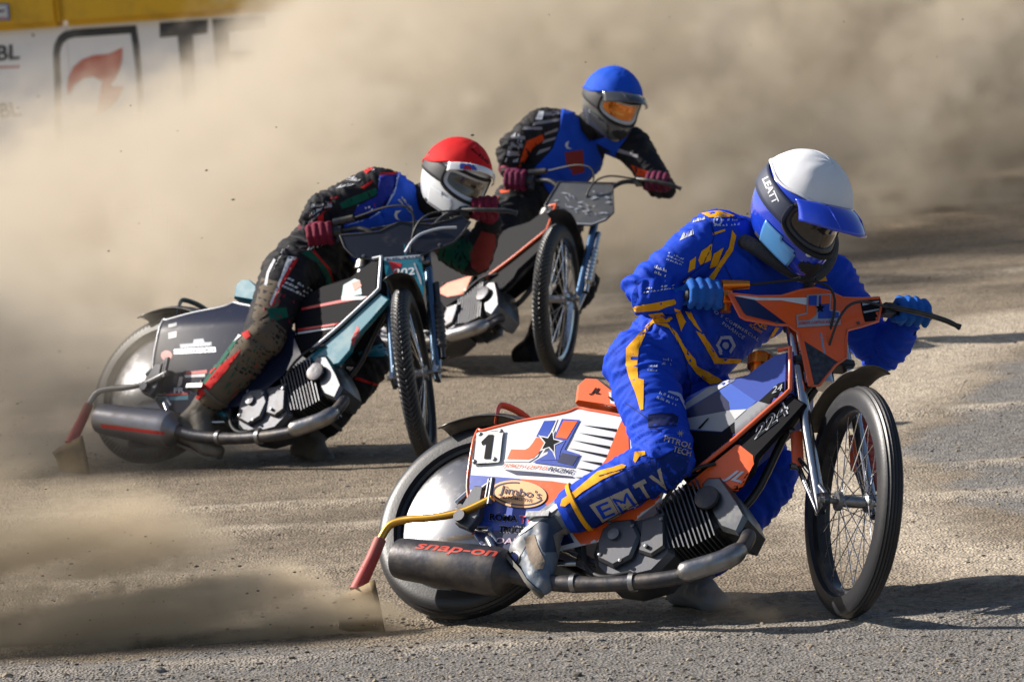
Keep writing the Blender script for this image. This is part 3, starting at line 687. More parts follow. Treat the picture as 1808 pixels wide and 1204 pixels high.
    TS.poly([q((0, 690), (270, 525), (350, 600), (355, 662), (0, 725))], navy_v, 1); TS.poly([q((280, 520), (360, 470), (545, 598), (480, 655), (358, 660), (350, 600))], mat('sky_blue_vinyl', (.055, .14, .62), .33, coat=.25, dirt=.15), 1)
    TS.poly([q((0, 728), (355, 662), (480, 655), (395, 740), (300, 812), (0, 790))], grey_v, 2); TS.poly([q((355, 662), (478, 655), (395, 728))], white_v, 3); TS.poly([q((478, 655), (560, 598), (640, 620), (500, 740), (395, 835), (392, 740))], grey_v, 2)
    TS.poly([q((0, 800), (300, 815), (392, 745), (395, 838), (640, 625), (560, 598), (700, 470), (860, 420), (860, 700), (0, 1400))], black_v, 1)
    TS.poly([q((130, 795), (200, 722), (215, 718), (150, 795))], black_v, 4)
    TS.text('24', q((655, 545), (735, 515), (730, 475), (655, 500)), silver_v, 3, .0, .3)
    LS = Skin(lw)
    LS.poly([q((0, 1230), (400, 905), (425, 905), (520, 980), (525, 1040), (420, 1250), (0, 1300))], orange, 1)
    for k_, m_ in ((.0, silver_v), (.09, black_v)):
        L_ = [Vector(p) for p in q((530, 870), (790, 668), (742, 598), (535, 795))]; c = sum(L_, Vector((0, 0))) / 4
        LS.text('224', [tuple(p + (c - p) * k_) for p in L_], m_, 2 if k_ == 0 else 3, .03 if k_ == 0 else -.005, .1)
    LS.text('JL', q((290, 1160), (420, 1200), (480, 1100), (350, 1080)), silver_v, 3, .03, .3)
    # silencer lettering
    Skin(sil).text('snap-on', [(728, 972), (874, 987), (880, 973), (738, 959)], mat('red_print', (.55, .06, .035), .5), 1, .02, .2)
    # front cover that turns with the bars
    z1 = Z(1080, 230, 3.01)
    out = z1((625, 860), (780, 880), (900, 880), (1000, 850), (1080, 838), (1150, 855), (1230, 890), (1330, 893), (1425, 885), (1437, 920), (1418, 1010), (1330, 1040), (1252, 1062)) + [(1494, 600), (1495, 631), (1475, 645), (1446, 681), (1429, 681), (1409, 587)] + z1((940, 1035), (870, 1030), (715, 1000), (688, 985))
    fc = front_cover(b, root, out, orange, piping=orange_paint); FS = Skin(fc)
    FS.poly([z1((640, 865), (780, 890), (900, 892), (1040, 890), (1040, 930), (900, 905), (770, 905), (650, 880))], white_v, 1)
    FS.poly([z1((650, 885), (760, 905), (935, 1035), (860, 1020), (715, 985), (700, 970))], navy_v, 2)
    FS.poly([z1((1320, 905), (1425, 900), (1425, 1010), (1345, 1020), (1330, 960))], black_v, 1); FS.poly([z1((1330, 920), (1420, 908), (1420, 915), (1332, 935))], silver_v, 2); FS.poly([z1((1335, 965), (1420, 950), (1420, 958), (1340, 975))], silver_v, 2)
    FS.poly([z1((1035, 878), (1165, 870), (1160, 955), (1212, 965), (1215, 1035), (985, 1050), (980, 985), (1035, 970))], silver_v, 2)
    FS.poly([z1((1045, 885), (1088, 882), (1085, 985), (1050, 1010), (990, 1015), (990, 990), (1040, 980))], orange, 3); FS.poly([z1((1045, 885), (1088, 882), (1087, 935), (1045, 935))], blue_v, 4)
    FS.poly([z1((1100, 882), (1158, 878), (1155, 962), (1205, 972), (1205, 1000), (1095, 1005))], blue_v, 3); FS.poly([z1((1110, 882), (1158, 878), (1157, 925), (1110, 930))], orange, 4)
    FS.poly([star(*z1((1105, 950))[0], 9, 3.8)], black_v, 5, step=4)
    FS.text('JORDY LOFTUS RACING', z1((990, 1042), (1210, 1030), (1210, 1012), (990, 1022)), red_v, 4, .02, .2)
    FS.poly([[(1411, 597), (1480, 640), (1474, 646), (1446, 681), (1430, 681)]], mat('speckled_black', (.02, .021, .03), .4, dirt=.6, dirtcol=(.10, .10, .11), dscale=60), 1)
    FS.poly([[(1409, 588), (1417, 592), (1437, 680), (1429, 680)]], orange, 2)
    for p in ((1371, 571), (1515, 571), (1340, 520)):
        w = FS.hit(p, .002)
        if w: MB().lathe([(0, 0), (0, .006), (.004, .005), (.005, 0)], w, PN, 10, closed=False).build('bolt', alloy_hi, fc)
    return root
def livery_teal():
    b = 1
    root, cov, tk, lw, sil, hob = make_bike(b, dict(label='black and teal speedway motorcycle numbered 202, in the middle', tread_r=96, tread_f=96, front_rim=plastic_black,
        frame_mat=mat('teal_paint', (.01, .12, .18), .3, dirt=.3, coat=.3), cover_mat=mat('dark_navy_gloss', (.012, .017, .040), .28, dirt=.1, coat=.25, dscale=7, spec=.12), piping=silver_v, handle_mat=steel, seat_mat=teal_v, tank_mat=black_v, cap_mat=steel, lower_mat=teal_v, silencer=mat('worn_titanium', (.30, .30, .33), .4, .9, dirt=.5),
        bar_mat=steel, fork_mat=mat('blue_grey_steel', (.10, .16, .24), .25, .8, dirt=.2), link_mat=steel, damper=plastic_black, fender=(66, 140), fender_mat=plastic_black, bar_black=plastic_black, throttle=plastic_black, lever=plastic_black))
    c = [o for o in cov.values() if o.data.vertices[0].co.y < 0][0]; S = Skin(c); q = Z(80, 460, 3.011)
    S.poly([q((685, 472), (905, 460), (908, 486), (686, 498))], silver_v, 1); S.poly([q((715, 445), (785, 440), (790, 420), (840, 415), (850, 435), (885, 432), (885, 455), (718, 466))], mat('slate_print', (.20, .24, .33), .4), 1)
    scribble(S, q((722, 466), (880, 455), (878, 436), (722, 446)), 1, white_v, 71, 2, .95); scribble(S, q((692, 494), (900, 483), (899, 464), (691, 475)), 1, navy_v, 72, 2, .9)
    S.poly([q((750, 592), (860, 580), (860, 600), (752, 606))], red_v, 1); S.poly([q((740, 610), (850, 602), (850, 618), (745, 622))], white_v, 1); S.poly([q((600, 730), (760, 715), (760, 740), (600, 745))], teal_v, 1); S.poly([q((600, 712), (760, 700), (760, 712), (600, 722))], red_v, 1)
    S.poly([ellipse(*q((645, 505))[0], 10, 9)], red_v, 1, step=5); S.text('FR', q((685, 705), (740, 702), (740, 674), (685, 678)), silver_v, 2, .03)
    for yy in (340, 385, 400): S.poly([q((655, yy), (700, yy - 10), (698, yy + 8), (655, yy + 18))], grey_v, 1)
    TS = Skin(tk); q = Z(380, 450, 3.088)
    for a in (((470, 290), (690, 245), (830, 225), (830, 237), (690, 260), (470, 303)), ((440, 405), (680, 370), (680, 380), (440, 418))): TS.poly([q(*a)], red_v, 1)
    for a in (((690, 225), (830, 228), (800, 245), (690, 250)), ((440, 425), (650, 395), (650, 402), (440, 436))): TS.poly([q(*a)], white_v, 2)
    TS.poly([q((690, 235), (700, 165), (760, 130), (790, 140), (800, 215))], mat('pale_teal_print', (.42, .62, .62), .4), 1); TS.poly([q((745, 155), (785, 140), (800, 170), (760, 200))], mat('salmon_print', (.70, .22, .16), .4), 2)
    LS = Skin(lw)
    LS.poly([q((740, 470), (775, 385), (785, 400), (770, 530), (750, 500))], red_v, 1); LS.poly([q((790, 500), (820, 400), (840, 430), (810, 490))], red_v, 1); LS.poly([q((740, 300), (790, 255), (840, 225), (860, 240), (800, 300))], red_v, 1); LS.poly([q((560, 515), (720, 350), (735, 350), (590, 500))], mat('plum_vinyl', (.16, .03, .06), .4), 1)
    SK = Skin(sil); SK.poly([[(178, 748), (290, 762), (290, 768), (180, 755)]], red_v, 1)
    z = Z(450, 210, 3.541)
    fc = front_cover(b, root, z((530, 722), (650, 716), (780, 705), (850, 668), (905, 646), (1000, 655), (1100, 660), (1200, 635), (1290, 602), (1345, 640), (1290, 720), (1240, 770), (1130, 815), (1050, 850), (930, 882), (750, 882), (620, 862), (560, 800)), mat('midnight_plastic', (.007, .009, .018), .3, dirt=.15, coat=.3), piping=plastic_black)
    F2 = Skin(fc)
    for p in ((680, 860), (1155, 790)):
        w = F2.hit(z(p)[0], .002)
        if w: MB().lathe([(0, 0), (0, .008), (.004, .007), (.005, 0)], w, PN, 10, closed=False).build('bolt', alloy_hi, fc)
    pl = front_cover(b, root, z((805, 865), (1035, 848), (1060, 1020), (1050, 1110), (940, 1050), (840, 1060), (815, 960)), teal_v, 'fork_plate', .03)
    PS = Skin(pl)
    PS.poly([z((835, 890), (920, 905), (880, 990))], red_v, 1); PS.text('202', z((862, 992), (1000, 975), (1002, 930), (872, 940)), white_v, 3, .02); PS.poly([z((810, 868), (1034, 850), (1036, 868), (812, 886))], silver_v, 1); scribble(PS, z((815, 886), (1030, 868), (1030, 852), (815, 868)), 1, navy_v, 73, 2, .9)
    for a in (((820, 1010), (850, 1045), (930, 1045), (930, 1055), (840, 1058)), ((1000, 900), (1040, 1000), (1045, 1040), (1035, 1035), (992, 905))): PS.poly([z(*a)], silver_v, 2)
    PS.poly([z((880, 1000), (950, 1030), (900, 1040))], red_v, 2)
    MB().tube(curve_pts([face3(face(b, *p, .05), .05) for p in z((940, 835), (980, 770), (1040, 720), (1150, 685), (1260, 675))], 18), .006, 6).build('control_cable', silver_v, fc)
    return root
def livery_black():
    b = 2
    root, cov, tk, lw, sil, hob = make_bike(b, dict(label='black speedway motorcycle with orange edging and grey front plate, furthest back', tread_r=96, tread_f=96, front_rim=mat('polished_rim', (.70, .72, .76), .15, 1., dirt=.2),
        frame_mat=plastic_black, cover_mat=black_v, piping=orange_paint, handle_mat=steel, seat_mat=black_v, tank_mat=black_v, cap_mat=steel, lower_mat=black_v, silencer=steel,
        bar_mat=steel, fork_mat=mat('steel_blue', (.10, .19, .34), .25, .7, dirt=.15), link_mat=steel, damper=chrome, fender=(70, 140), fender_mat=plastic_black, bar_black=plastic_black, throttle=plastic_black, lever=plastic_black))
    fc = front_cover(b, root, [(987, 321), (1082, 327), (1083, 375), (1070, 388), (1045, 398), (1020, 397), (968, 380), (962, 362)], mat('grey_plate', (.085, .09, .10), .45, dirt=.3), piping=plastic_black, off=.02)
    F3 = Skin(fc); rnd = random.Random(3)
    for i in range(34):
        x, y = rnd.uniform(975, 1070), rnd.uniform(340, 378); l = rnd.uniform(6, 18); a = rnd.choice((-.25, -.15, .3, 1.2))
        dx, dy = math.cos(a) * l, math.sin(a) * l * .5
        F3.poly([[(x, y), (x + dx * .5, y + dy * .5 - 2), (x + dx, y + dy), (x + dx * .5, y + dy * .5 + 1.2)]], silver_v, 1 + i * .15, 'scratch_graphic')
    F3.poly([[(966, 377), (1020, 394), (1045, 395), (1070, 385), (1070, 388), (1045, 398), (1020, 397), (966, 381)]], silver_v, 1)
    LS = Skin(lw); LS.poly([[(780, 520), (800, 500), (850, 480), (850, 495), (835, 515), (800, 525)]], orange, 1)
    c = [o for o in cov.values() if o.data.vertices[0].co.y < 0][0]; S = Skin(c); S.poly([[(770, 515), (790, 500), (840, 484), (845, 497), (825, 518), (790, 524)]], orange, 1)
    return root
livery_orange(); livery_teal(); livery_black()
# ------------------------------------------------------------------ the riders
def loft(mb, secs, n=28):
    """closed body from elliptical sections (centre, side axis, front axis, half width, half depth)"""
    V = []
    for c, a, f, hw, hd in secs:
        for j in range(n):
            q = 2 * math.pi * j / n; co, si = math.cos(q), math.sin(q)
            V.append(c + a * hw * math.copysign(abs(co) ** .85, co) + f * hd * math.copysign(abs(si) ** .85, si))
    k = len(secs)
    F = [(i * n + j, i * n + (j + 1) % n, (i + 1) * n + (j + 1) % n, (i + 1) * n + j) for i in range(k - 1) for j in range(n)]
    F += [tuple(reversed(range(n))), tuple((k - 1) * n + j for j in range(n))]
    mb.add(V, F)
def limb(mb, pts, rs, n=18, per=6):
    """rounded tapering limb through the given joints"""
    P = [Vector(p) for p in pts]; path = []; rr = []
    for i in range(len(P) - 1):
        for t in range(per): path.append(P[i].lerp(P[i + 1], t / per)); rr.append(rs[i] + (rs[i + 1] - rs[i]) * t / per)
    path.append(P[-1]); rr.append(rs[-1])
    d0 = (P[0] - P[1]).normalized(); d1 = (P[-1] - P[-2]).normalized()
    pre = [(P[0] + d0 * rs[0] * math.sin(a), rs[0] * math.cos(a)) for a in (1.45, 1.1, .7, .35)]; post = [(P[-1] + d1 * rs[-1] * math.sin(a), rs[-1] * math.cos(a)) for a in (.35, .7, 1.1, 1.45)]
    mb.tube([p for p, _ in pre] + path + [p for p, _ in post], [r for _, r in pre] + rr + [r for _, r in post], n)
def fuse(name, mb, voxel, m, parent, origin, smooth=6, folds=None):
    """one continuous skin over overlapping solids; folds(p) gives a push along the normal"""
    v = [Vector(p) - origin for p in mb.v]
    o = from_vf(name, v, mb.f, None, None)
    bm = bmesh.new(); bm.from_mesh(o.data); bmesh.ops.recalc_face_normals(bm, faces=bm.faces); bm.to_mesh(o.data); bm.free()
    rm = o.modifiers.new('r', 'REMESH'); rm.mode = 'VOXEL'; rm.voxel_size = voxel
    s = o.modifiers.new('s', 'SMOOTH'); s.iterations = smooth; s.factor = .5
    dg = bpy.context.evaluated_depsgraph_get(); me = bpy.data.meshes.new_from_object(o.evaluated_get(dg)); bpy.data.objects.remove(o)
    if folds:
        n = len(me.vertices); nor = np.empty(n * 3); me.vertices.foreach_get('normal', nor); co = np.empty(n * 3); me.vertices.foreach_get('co', co)
        co = co.reshape(-1, 3); nor = nor.reshape(-1, 3)
        d = np.array([folds(Vector(c) + origin) for c in co]); co = co + nor * d[:, None]; me.vertices.foreach_set('co', co.ravel()); me.update()
    me.name = name
    ob = mesh_obj(name, me, m, parent, smooth=True)
    if parent is None: ob.location = origin
    return ob

def make_hand(mb, grip, axis, wrist, up_hint, side_sign):
    """a gloved hand closed on the grip: palm, four unequal bent fingers, thumb"""
    back = wrist - grip; back = (back - axis * back.dot(axis)).normalized(); u = axis.cross(back)
    if u.dot(up_hint) < 0: u = -u
    f = -back
    inner = -axis      # towards the middle of the bars
    palm_c = grip + back * .036 + u * .020
    for i, (o, L) in enumerate(((-.041, .98), (-.0137, 1.12), (.0137, 1.15), (.041, 1.07))):   # little finger outermost
        o3 = grip + inner * o
        k0 = o3 + back * .034 + u * .026; k1 = o3 + f * .008 + u * .040 * L; k2 = o3 + f * .036 * L + u * .012; k3 = o3 + f * .030 * L - u * .022; k4 = o3 + f * .004 - u * .034
        limb(mb, [k0, k1, k2, k3, k4], [.0155, .0148, .0138, .0125, .011], 10, 3)
        limb(mb, [wrist.lerp(palm_c, .35) + inner * o * .55, k0], [.020, .0165], 10, 3)
    limb(mb, [palm_c + inner * .020 - u * .012, grip + inner * .052 + back * .024 - u * .010, grip + inner * .056 + f * .012 - u * .026, grip + inner * .040 + f * .030 - u * .030], [.019, .0145, .0125, .011], 10, 3)
    limb(mb, [wrist - (palm_c - wrist).normalized() * .035, wrist, palm_c], [.037, .034, .027], 14, 3)

def make_boot(name, knee, ankle, heel, toe, sole_n, m, m_sole, parent, origin, hem, m_strap, width=.043):
    mb = MB(); sh = ankle.lerp(knee, .27); ax_ = (toe - heel).normalized(); sole_n = (sole_n - ax_ * sole_n.dot(ax_)).normalized()
    limb(mb, [ankle.lerp(knee, .40), ankle.lerp(knee, .18), ankle], [.066, .060, .050], 18, 4)
    ball = heel.lerp(toe, .70)
    limb(mb, [ankle, heel + sole_n * .02], [.050, .042], 16, 3)
    limb(mb, [heel + sole_n * .008, heel.lerp(toe, .35) + sole_n * .018, ball, toe - (toe - heel).normalized() * .03], [.041, width, width + .002, .030], 16, 4)
    limb(mb, [ankle + (toe - ankle) * .05, heel.lerp(toe, .55) + sole_n * .03], [.050, .040], 16, 3)
    b = fuse(name, mb, .0055, m, parent, origin, 4, lambda p: .0018 * noise.noise(p * 30) + .0012 * (1 - 2 * abs(noise.noise(p * 45))))
    # straps and buckles across the shaft, sole below
    ax = (toe - heel).normalized(); sd = ax.cross(sole_n).normalized()
    so = MB(); ring = []
    for t, w, dp in ((-.04, .018, .030), (0, .030, .032), (.25, .032, .030), (.45, .032, .027), (.72, .038, .030), (.90, .030, .024), (.97, .014, .018)):
        ring.append((heel.lerp(toe, t) - sole_n * dp, w))
    V = [c + sd * w * s - sole_n * h - origin for c, w in ring for s, h in ((-1, 0), (1, 0), (1, .011), (-1, .011))]
    F = [(i * 4 + j, i * 4 + (j + 1) % 4, i * 4 + 4 + (j + 1) % 4, i * 4 + 4 + j) for i in range(len(ring) - 1) for j in range(4)] + [(0, 1, 2, 3), tuple(len(V) - 1 - i for i in range(4))]
    so.add(V, F); so.build('sole', m_sole, b, 40)
    cu = MB(); t = (knee - ankle).normalized(); c = sh - origin
    cu.lathe([(-.010, .074), (-.010, .0805), (.003, .0825), (.005, .076)], c, t, 30); cu.build('leg_hem', hem, b, 50)
    for f_ in ():
        MB().lathe([(-.011, .055), (-.011, .0625 - .02 * (.16 - f_)), (.011, .0635 - .02 * (.16 - f_)), (.011, .055)], ankle.lerp(knee, f_) - origin, t, 26).build('boot_strap', m_strap, b, 50)
    return b

def strip(S, pts, w, m, lvl=2.5, name='seam'):
    """a narrow line sewn along the given points"""
    P = [Vector(p) for p in pts]; polys = []
    for i in range(len(P) - 1):
        d = (P[i + 1] - P[i]).normalized(); n = Vector((-d.y, d.x)) * w / 2
        polys.append([tuple(P[i] + n), tuple(P[i + 1] + n), tuple(P[i + 1] - n), tuple(P[i] - n)])
    return S.poly(polys, m, lvl, name)
def helmet_frame(c, fwd, up):
    f = fwd.normalized(); u = (up - f * up.dot(f)).normalized(); l = u.cross(f)
    return Matrix(((f.x, l.x, u.x, c.x), (f.y, l.y, u.y, c.y), (f.z, l.z, u.z, c.z), (0, 0, 0, 1)))
HA, HB, HC = .150, .130, .150
def helmet_r(th, ph, k=0.):
    """point on the shell: th from the face round to the left, ph up"""
    ct, st, cp, sp = math.cos(th), math.sin(th), math.cos(ph), math.sin(ph)
    x, y, z = HA * cp * ct, HB * cp * st, HC * sp
    if ct < 0: x *= 1.05
    if ph < 0:
        chin = max(0., ct) ** 2 * math.sin(min(math.pi, -ph * 1.55)) if ph > -2.0 else 0
        x += .070 * chin; y *= 1 - .10 * max(0, ct) * math.sin(-ph); z *= 1.18
    s = 1 + k / .145
    return Vector((x * s, y * s, z * s))
PORT = (rad(64), rad(-17), rad(21))
def port_shape(th, ph):
    """< 1 inside the eye port"""
    pc = (PORT[1] + PORT[2]) / 2 - rad(3) * (math.cos(th) - .5); hh = (PORT[2] - PORT[1]) / 2
    return (abs(th) / PORT[0]) ** 3.5 + (abs(ph - pc) / hh) ** 3.5
def patch(name, fn, u0, u1, v0, v1, nu, nv, keep, m, parent, k=0., thick=.0, smooth=True):
    V = []; idx = {}
    F = []
    def vid(i, j):
        if (i, j) not in idx:
            u = u0 + (u1 - u0) * i / nu; v = v0 + (v1 - v0) * j / nv; idx[(i, j)] = len(V); V.append(fn(u, v))
        return idx[(i, j)]
    for i in range(nu):
        for j in range(nv):
            u = u0 + (u1 - u0) * (i + .5) / nu; v = v0 + (v1 - v0) * (j + .5) / nv
            if keep(u, v): F.append((vid(i, j), vid(i + 1, j), vid(i + 1, j + 1), vid(i, j + 1)))
    o = from_vf(name, V, F, m, parent, smooth)
    bm = bmesh.new(); bm.from_mesh(o.data); bmesh.ops.remove_doubles(bm, verts=bm.verts[:], dist=1e-6); bm.to_mesh(o.data); bm.free()
    if thick: md = o.modifiers.new('t', 'SOLIDIFY'); md.thickness = thick; md.offset = -1
    return o
def make_helmet(parent, origin, c, fwd, up, sp):
    Mh = Matrix.Translation(-origin) @ helmet_frame(c, fwd, up) @ Matrix.Scale(sp.get('scale', 1.), 4)
    pi = math.pi
    def low(th): return rad(-56) + rad(10) * max(0., -math.cos(th))
    sh = patch('helmet', lambda t, p: helmet_r(t, p), -pi, pi, rad(-60), pi / 2, 132, 84, lambda t, p: port_shape(t, p) > 1 and p > low(t), sp['shell'], parent, 0, .012)
    sh.matrix_local = Mh
    # rubber edge round the eye port
    edge = []
    for i in range(72):
        a = 2 * pi * i / 72; co, si = math.cos(a), math.sin(a); th = PORT[0] * math.copysign(abs(co) ** (2 / 3.5), co)
        pc = (PORT[1] + PORT[2]) / 2 - rad(3) * (math.cos(th) - .5); edge.append((th, pc + (PORT[2] - PORT[1]) / 2 * math.copysign(abs(si) ** (2 / 3.5), si)))
    MB().tube([helmet_r(t, p, -.001) for t, p in edge + edge[:2]], .0075, 8, cap=False).build('port_trim', sp['trim'], sh, 60)
    # goggles: padded frame and lens set into the port
    MB().tube([helmet_r(t * .93, p * .93, -.016) for t, p in edge + edge[:2]], .0125, 8, cap=False).build('goggle_frame', sp['goggle'], sh, 60)
    def nose(t, p): return p < rad(-9) + rad(16) * (1 - math.exp(-(t / .16) ** 2)) - rad(16)
    patch('goggle_lens', lambda t, p: helmet_r(t, p, -.013), -rad(62), rad(62), rad(-20), rad(22), 40, 20, lambda t, p: port_shape(t / .95, p / .95) < 1, sp['lens'], sh, 0, .002)
    # strap round the back
    for s in (-1, 1):
        patch('goggle_strap', lambda t, p: helmet_r(t, p, .0045), s * rad(60), s * pi, rad(-10), rad(14), 30, 5, lambda t, p: True, sp['strap'], sh, 0, .002)
    # cloth cover in the colour of the gate
    def covers(t, p):
        e = rad(sp.get('capfront', 34)) - rad(sp.get('capdrop', 46)) * (1 - math.cos(t)) / 2
        return p > e + rad(2) * math.sin(5 * t)
    patch('helmet_cover', lambda t, p: helmet_r(t, p, .007 + .0022 * noise.noise(Vector((t * 2.5, p * 3, sp['seed']))) + .0025 * math.exp(-(t / .05) ** 2) * math.cos(p)), -pi, pi, rad(-20), pi / 2, 120, 60, covers, sp['cover'], sh, 0, .004)
    hem = [(t, rad(sp.get('capfront', 34)) - rad(sp.get('capdrop', 46)) * (1 - math.cos(t)) / 2 + rad(2) * math.sin(5 * t)) for t in [-pi + 2 * pi * i / 90 for i in range(91)]]
    MB().tube([helmet_r(t, p, .008) for t, p in hem], .0042, 6, cap=False).build('cover_hem', sp['cover'], sh, 60)
    # peak
    if sp.get('peak'):
        L = sp.get('peak_len', .10)
        def pk(u, v):
            b = helmet_r(u * rad(64), rad(36) - rad(17) * u * u, .010); arch = (1 - u * u)
            return b + Vector((L * v * (.55 + .45 * arch), 0, sp.get('rise', .0) * v - .030 * v * v + .016 * v * arch))
        patch('helmet_peak', pk, -1, 1, 0, 1, 30, 10, lambda u, v: True, sp['peak'], sh, 0, .005)
        for u_ in (-.45, .45):
            MB().tube([pk(u_, .05) + Vector((0, 0, .003)), pk(u_, .5) + Vector((0, 0, .005)), pk(u_ * .85, .97) + Vector((0, 0, .003))], .004, 6).build('peak_rib', sp['peak'], sh)
    # mouth vent and chin accents
    patch('mouth_vent', lambda t, p: helmet_r(t, p, .003), -rad(26), rad(26), rad(-44), rad(-24), 20, 8, lambda t, p: (t / rad(26)) ** 2 + ((p + rad(34)) / rad(9)) ** 2 < 1, sp['vent'], sh, 0, .003)
    for s in (-1, 1):
        patch('chin_panel', lambda t, p: helmet_r(t, p, .0025), s * rad(34), s * rad(80), rad(-50), rad(-20), 16, 8, lambda t, p: p < rad(-26) + rad(10) * (abs(t) - rad(34)) / rad(46), sp['chin'], sh, 0, .002)
    MB().tube([helmet_r(rad(i * 6), rad(-52), -.006) * .97 for i in range(-16, 17)], .014, 8).build('neck_roll', sp['trim'], sh, 60)
    return sh

def make_rider(b, J, sp):
    """J: joints as (pixel x, pixel y, distance); builds body, gloves, boots, helmet"""
    g = {k: at(*v) for k, v in J.items()}
    O = g['pelvis'].copy(); M = BM_[b] @ SM_[b]; R3 = M.to_3x3()
    gripR = M @ Vector((1.013, -.352, 1.0645)); gripL = M @ Vector((1.013, .342, 1.0645))
    outR = (R3 @ Vector((0, -1, 0))).normalized(); outL = -outR
    mb = MB()
    hipv = (g['hipL'] - g['hipR']).normalized(); shv = (g['shL'] - g['shR']).normalized()
    p0, p2 = g['pelvis'], g['neck']; p1 = (p0 + p2) / 2 + sp.get('hunch', Vector((-.03, .03, .07)))
    secs = []
    for t, hw, hd in ((-.16, .10, .085), (-.06, .145, .115), (.06, .168, .130), (.25, .160, .125), (.45, .158, .122), (.65, .178, .128), (.82, .185, .118), (.93, .150, .098), (1.0, .095, .080)):
        c = p0 * (1 - t) ** 2 + p1 * 2 * t * (1 - t) + p2 * t * t
        tg = ((p1 - p0) * (1 - t) + (p2 - p1) * t).normalized(); a = hipv.lerp(shv, max(0, min(1, t))); a = (a - tg * a.dot(tg)).normalized(); f = tg.cross(a)
        secs.append((c, a, f, hw * sp.get('wide', 1.), hd))
    loft(mb, secs)
    limb(mb, [g['neck'], g['neck'].lerp(g['head'], .55)], [.075, .065])
    for s in 'RL':
        sh, el, wr = g['sh' + s], g['el' + s], g['wr' + s]; hp, kn, an = g['hip' + s], g['kn' + s], g['an' + s]
        limb(mb, [sh.lerp(g['neck'], .45), sh, sh.lerp(el, .5), el, el.lerp(wr, .45), wr], [.085, .086, .076, .064, .066, .044])
        limb(mb, [hp.lerp(g['pelvis'], .3), hp, hp.lerp(kn, .5), kn, kn.lerp(an, .35), an.lerp(kn, .24)], [.112, .114, .100, .084, .084, .075])
    joints = [(g['el' + s], .10) for s in 'RL'] + [(g['kn' + s], .14) for s in 'RL'] + [(g['hip' + s], .15) for s in 'RL'] + [(g['sh' + s], .11) for s in 'RL'] + [(g['pelvis'].lerp(g['neck'], .35), .20), (g['wrR'], .07), (g['wrL'], .07)]
    ph = sp['seed'] * 7.3
    segs = [(g[a_ + s_], g[b_ + s_]) for s_ in 'RL' for a_, b_ in (('sh', 'el'), ('el', 'wr'), ('hip', 'kn'), ('kn', 'an'))] + [(g['pelvis'], g['neck'])]
    SA = np.array([a_[:] for a_, _ in segs]); SD = np.array([(b_ - a_)[:] for a_, b_ in segs]); SL2 = (SD ** 2).sum(1)
    fr_s = []
    for d_ in SD:
        t_ = Vector(d_).normalized(); u_ = t_.orthogonal().normalized(); fr_s.append((t_, u_, t_.cross(u_)))
    def folds(p):
        w = .20
        for c, r in joints: w += math.exp(-((p - c).length / r) ** 2)
        w = min(w, 1.2)
        rel = np.array(p[:]) - SA; tt = np.clip((rel * SD).sum(1) / SL2, 0, 1); k = int((((rel - SD * tt[:, None]) ** 2).sum(1)).argmin())
        t_, u_, v_ = fr_s[k]; d = Vector(rel[k]); x, y, z = d.dot(t_), d.dot(u_), d.dot(v_)
        wob = .035 * noise.noise(p * 7 + Vector((ph, 0, 0))) + .35 * y
        r2 = 1 - abs(noise.noise(Vector(((x + wob) * 30 + k * 9, y * 8, z * 8 + ph)))) * 2.2
        r3 = 1 - abs(noise.noise(Vector(((x - wob * .7) * 52 + k * 5, y * 13, z * 13 - ph)))) * 2.2
        return w * (.0120 * max(-.35, r2) + .0050 * r3 - .006) + .0007 * noise.noise(p * 60)
    body = fuse('person', mb, .0075, sp['suit'], None, O, 7, folds)
    tag(body, sp['label'], 'person', 'speedway riders in the race')
    for s, gr, ou in (('R', gripR, outR), ('L', gripL, outL)):
        h = MB(); make_hand(h, gr, ou, g['wr' + s], sp.get('hand_up', Vector((0, 0, 1))), s)
        gl = fuse('glove', h, .0036, sp['glove'], body, O, 2, lambda p: .0008 * noise.noise(p * 120))
        d = (g['el' + s] - g['wr' + s]).normalized(); c = g['wr' + s] + d * .028 - O
        MB().lathe([(-.022, .040), (-.022, .046), (.022, .049), (.024, .042)], c, d, 26).build('glove_cuff', sp['cuff'], gl, 50)
    boots = {}
    for s in 'RL':
        sn = sp['sole' + s]
        boots[s] = make_boot('boot', g['kn' + s], g['an' + s], g['heel' + s], g['toe' + s], sn.normalized(), sp['boot'], sp['sole'], body, O, sp['hem'], sp['strap_m'])
    hm = make_helmet(body, O, g['head'], sp['face'], sp['crown'], sp['helmet'])
    g['boots'] = boots
    return body, hm, g, O

cloth = dict(rough=.7, bump=.25, bscale=420, grain=.10, spec=.18)
suit_blue = mat('royal_blue_suit', (.006, .055, .54), dirt=.12, dscale=5, **cloth)
suit_yellow = mat('yellow_stripe', (.86, .40, .012), dirt=.08, dscale=6, **cloth)
suit_black = mat('black_suit', (.016, .016, .020), dirt=.30, dscale=5, **cloth)
suit_green = mat('green_panel', (.006, .10, .065), dirt=.25, dscale=5, **cloth)
suit_red = mat('red_panel', (.55, .02, .02), dirt=.2, dscale=5, **cloth)
suit_white = mat('white_print', (.70, .71, .74), dirt=.2, dscale=9, **cloth)
suit_navy = mat('navy_panel', (.008, .016, .09), dirt=.15, **cloth)
vest_blue = mat('blue_race_vest', (.010, .07, .52), dirt=.12, dscale=4, **cloth)
pale_print = mat('pale_blue_print', (.42, .50, .74), dirt=.1, **cloth)
beige_print = mat('worn_beige_print', (.42, .37, .32), dirt=.3, dscale=20, **cloth)
grey_stripe = mat('grey_camo', (.30, .28, .31), dirt=.2, **cloth)
suit_orange = mat('orange_panel', (.72, .075, .012), dirt=.15, **cloth)
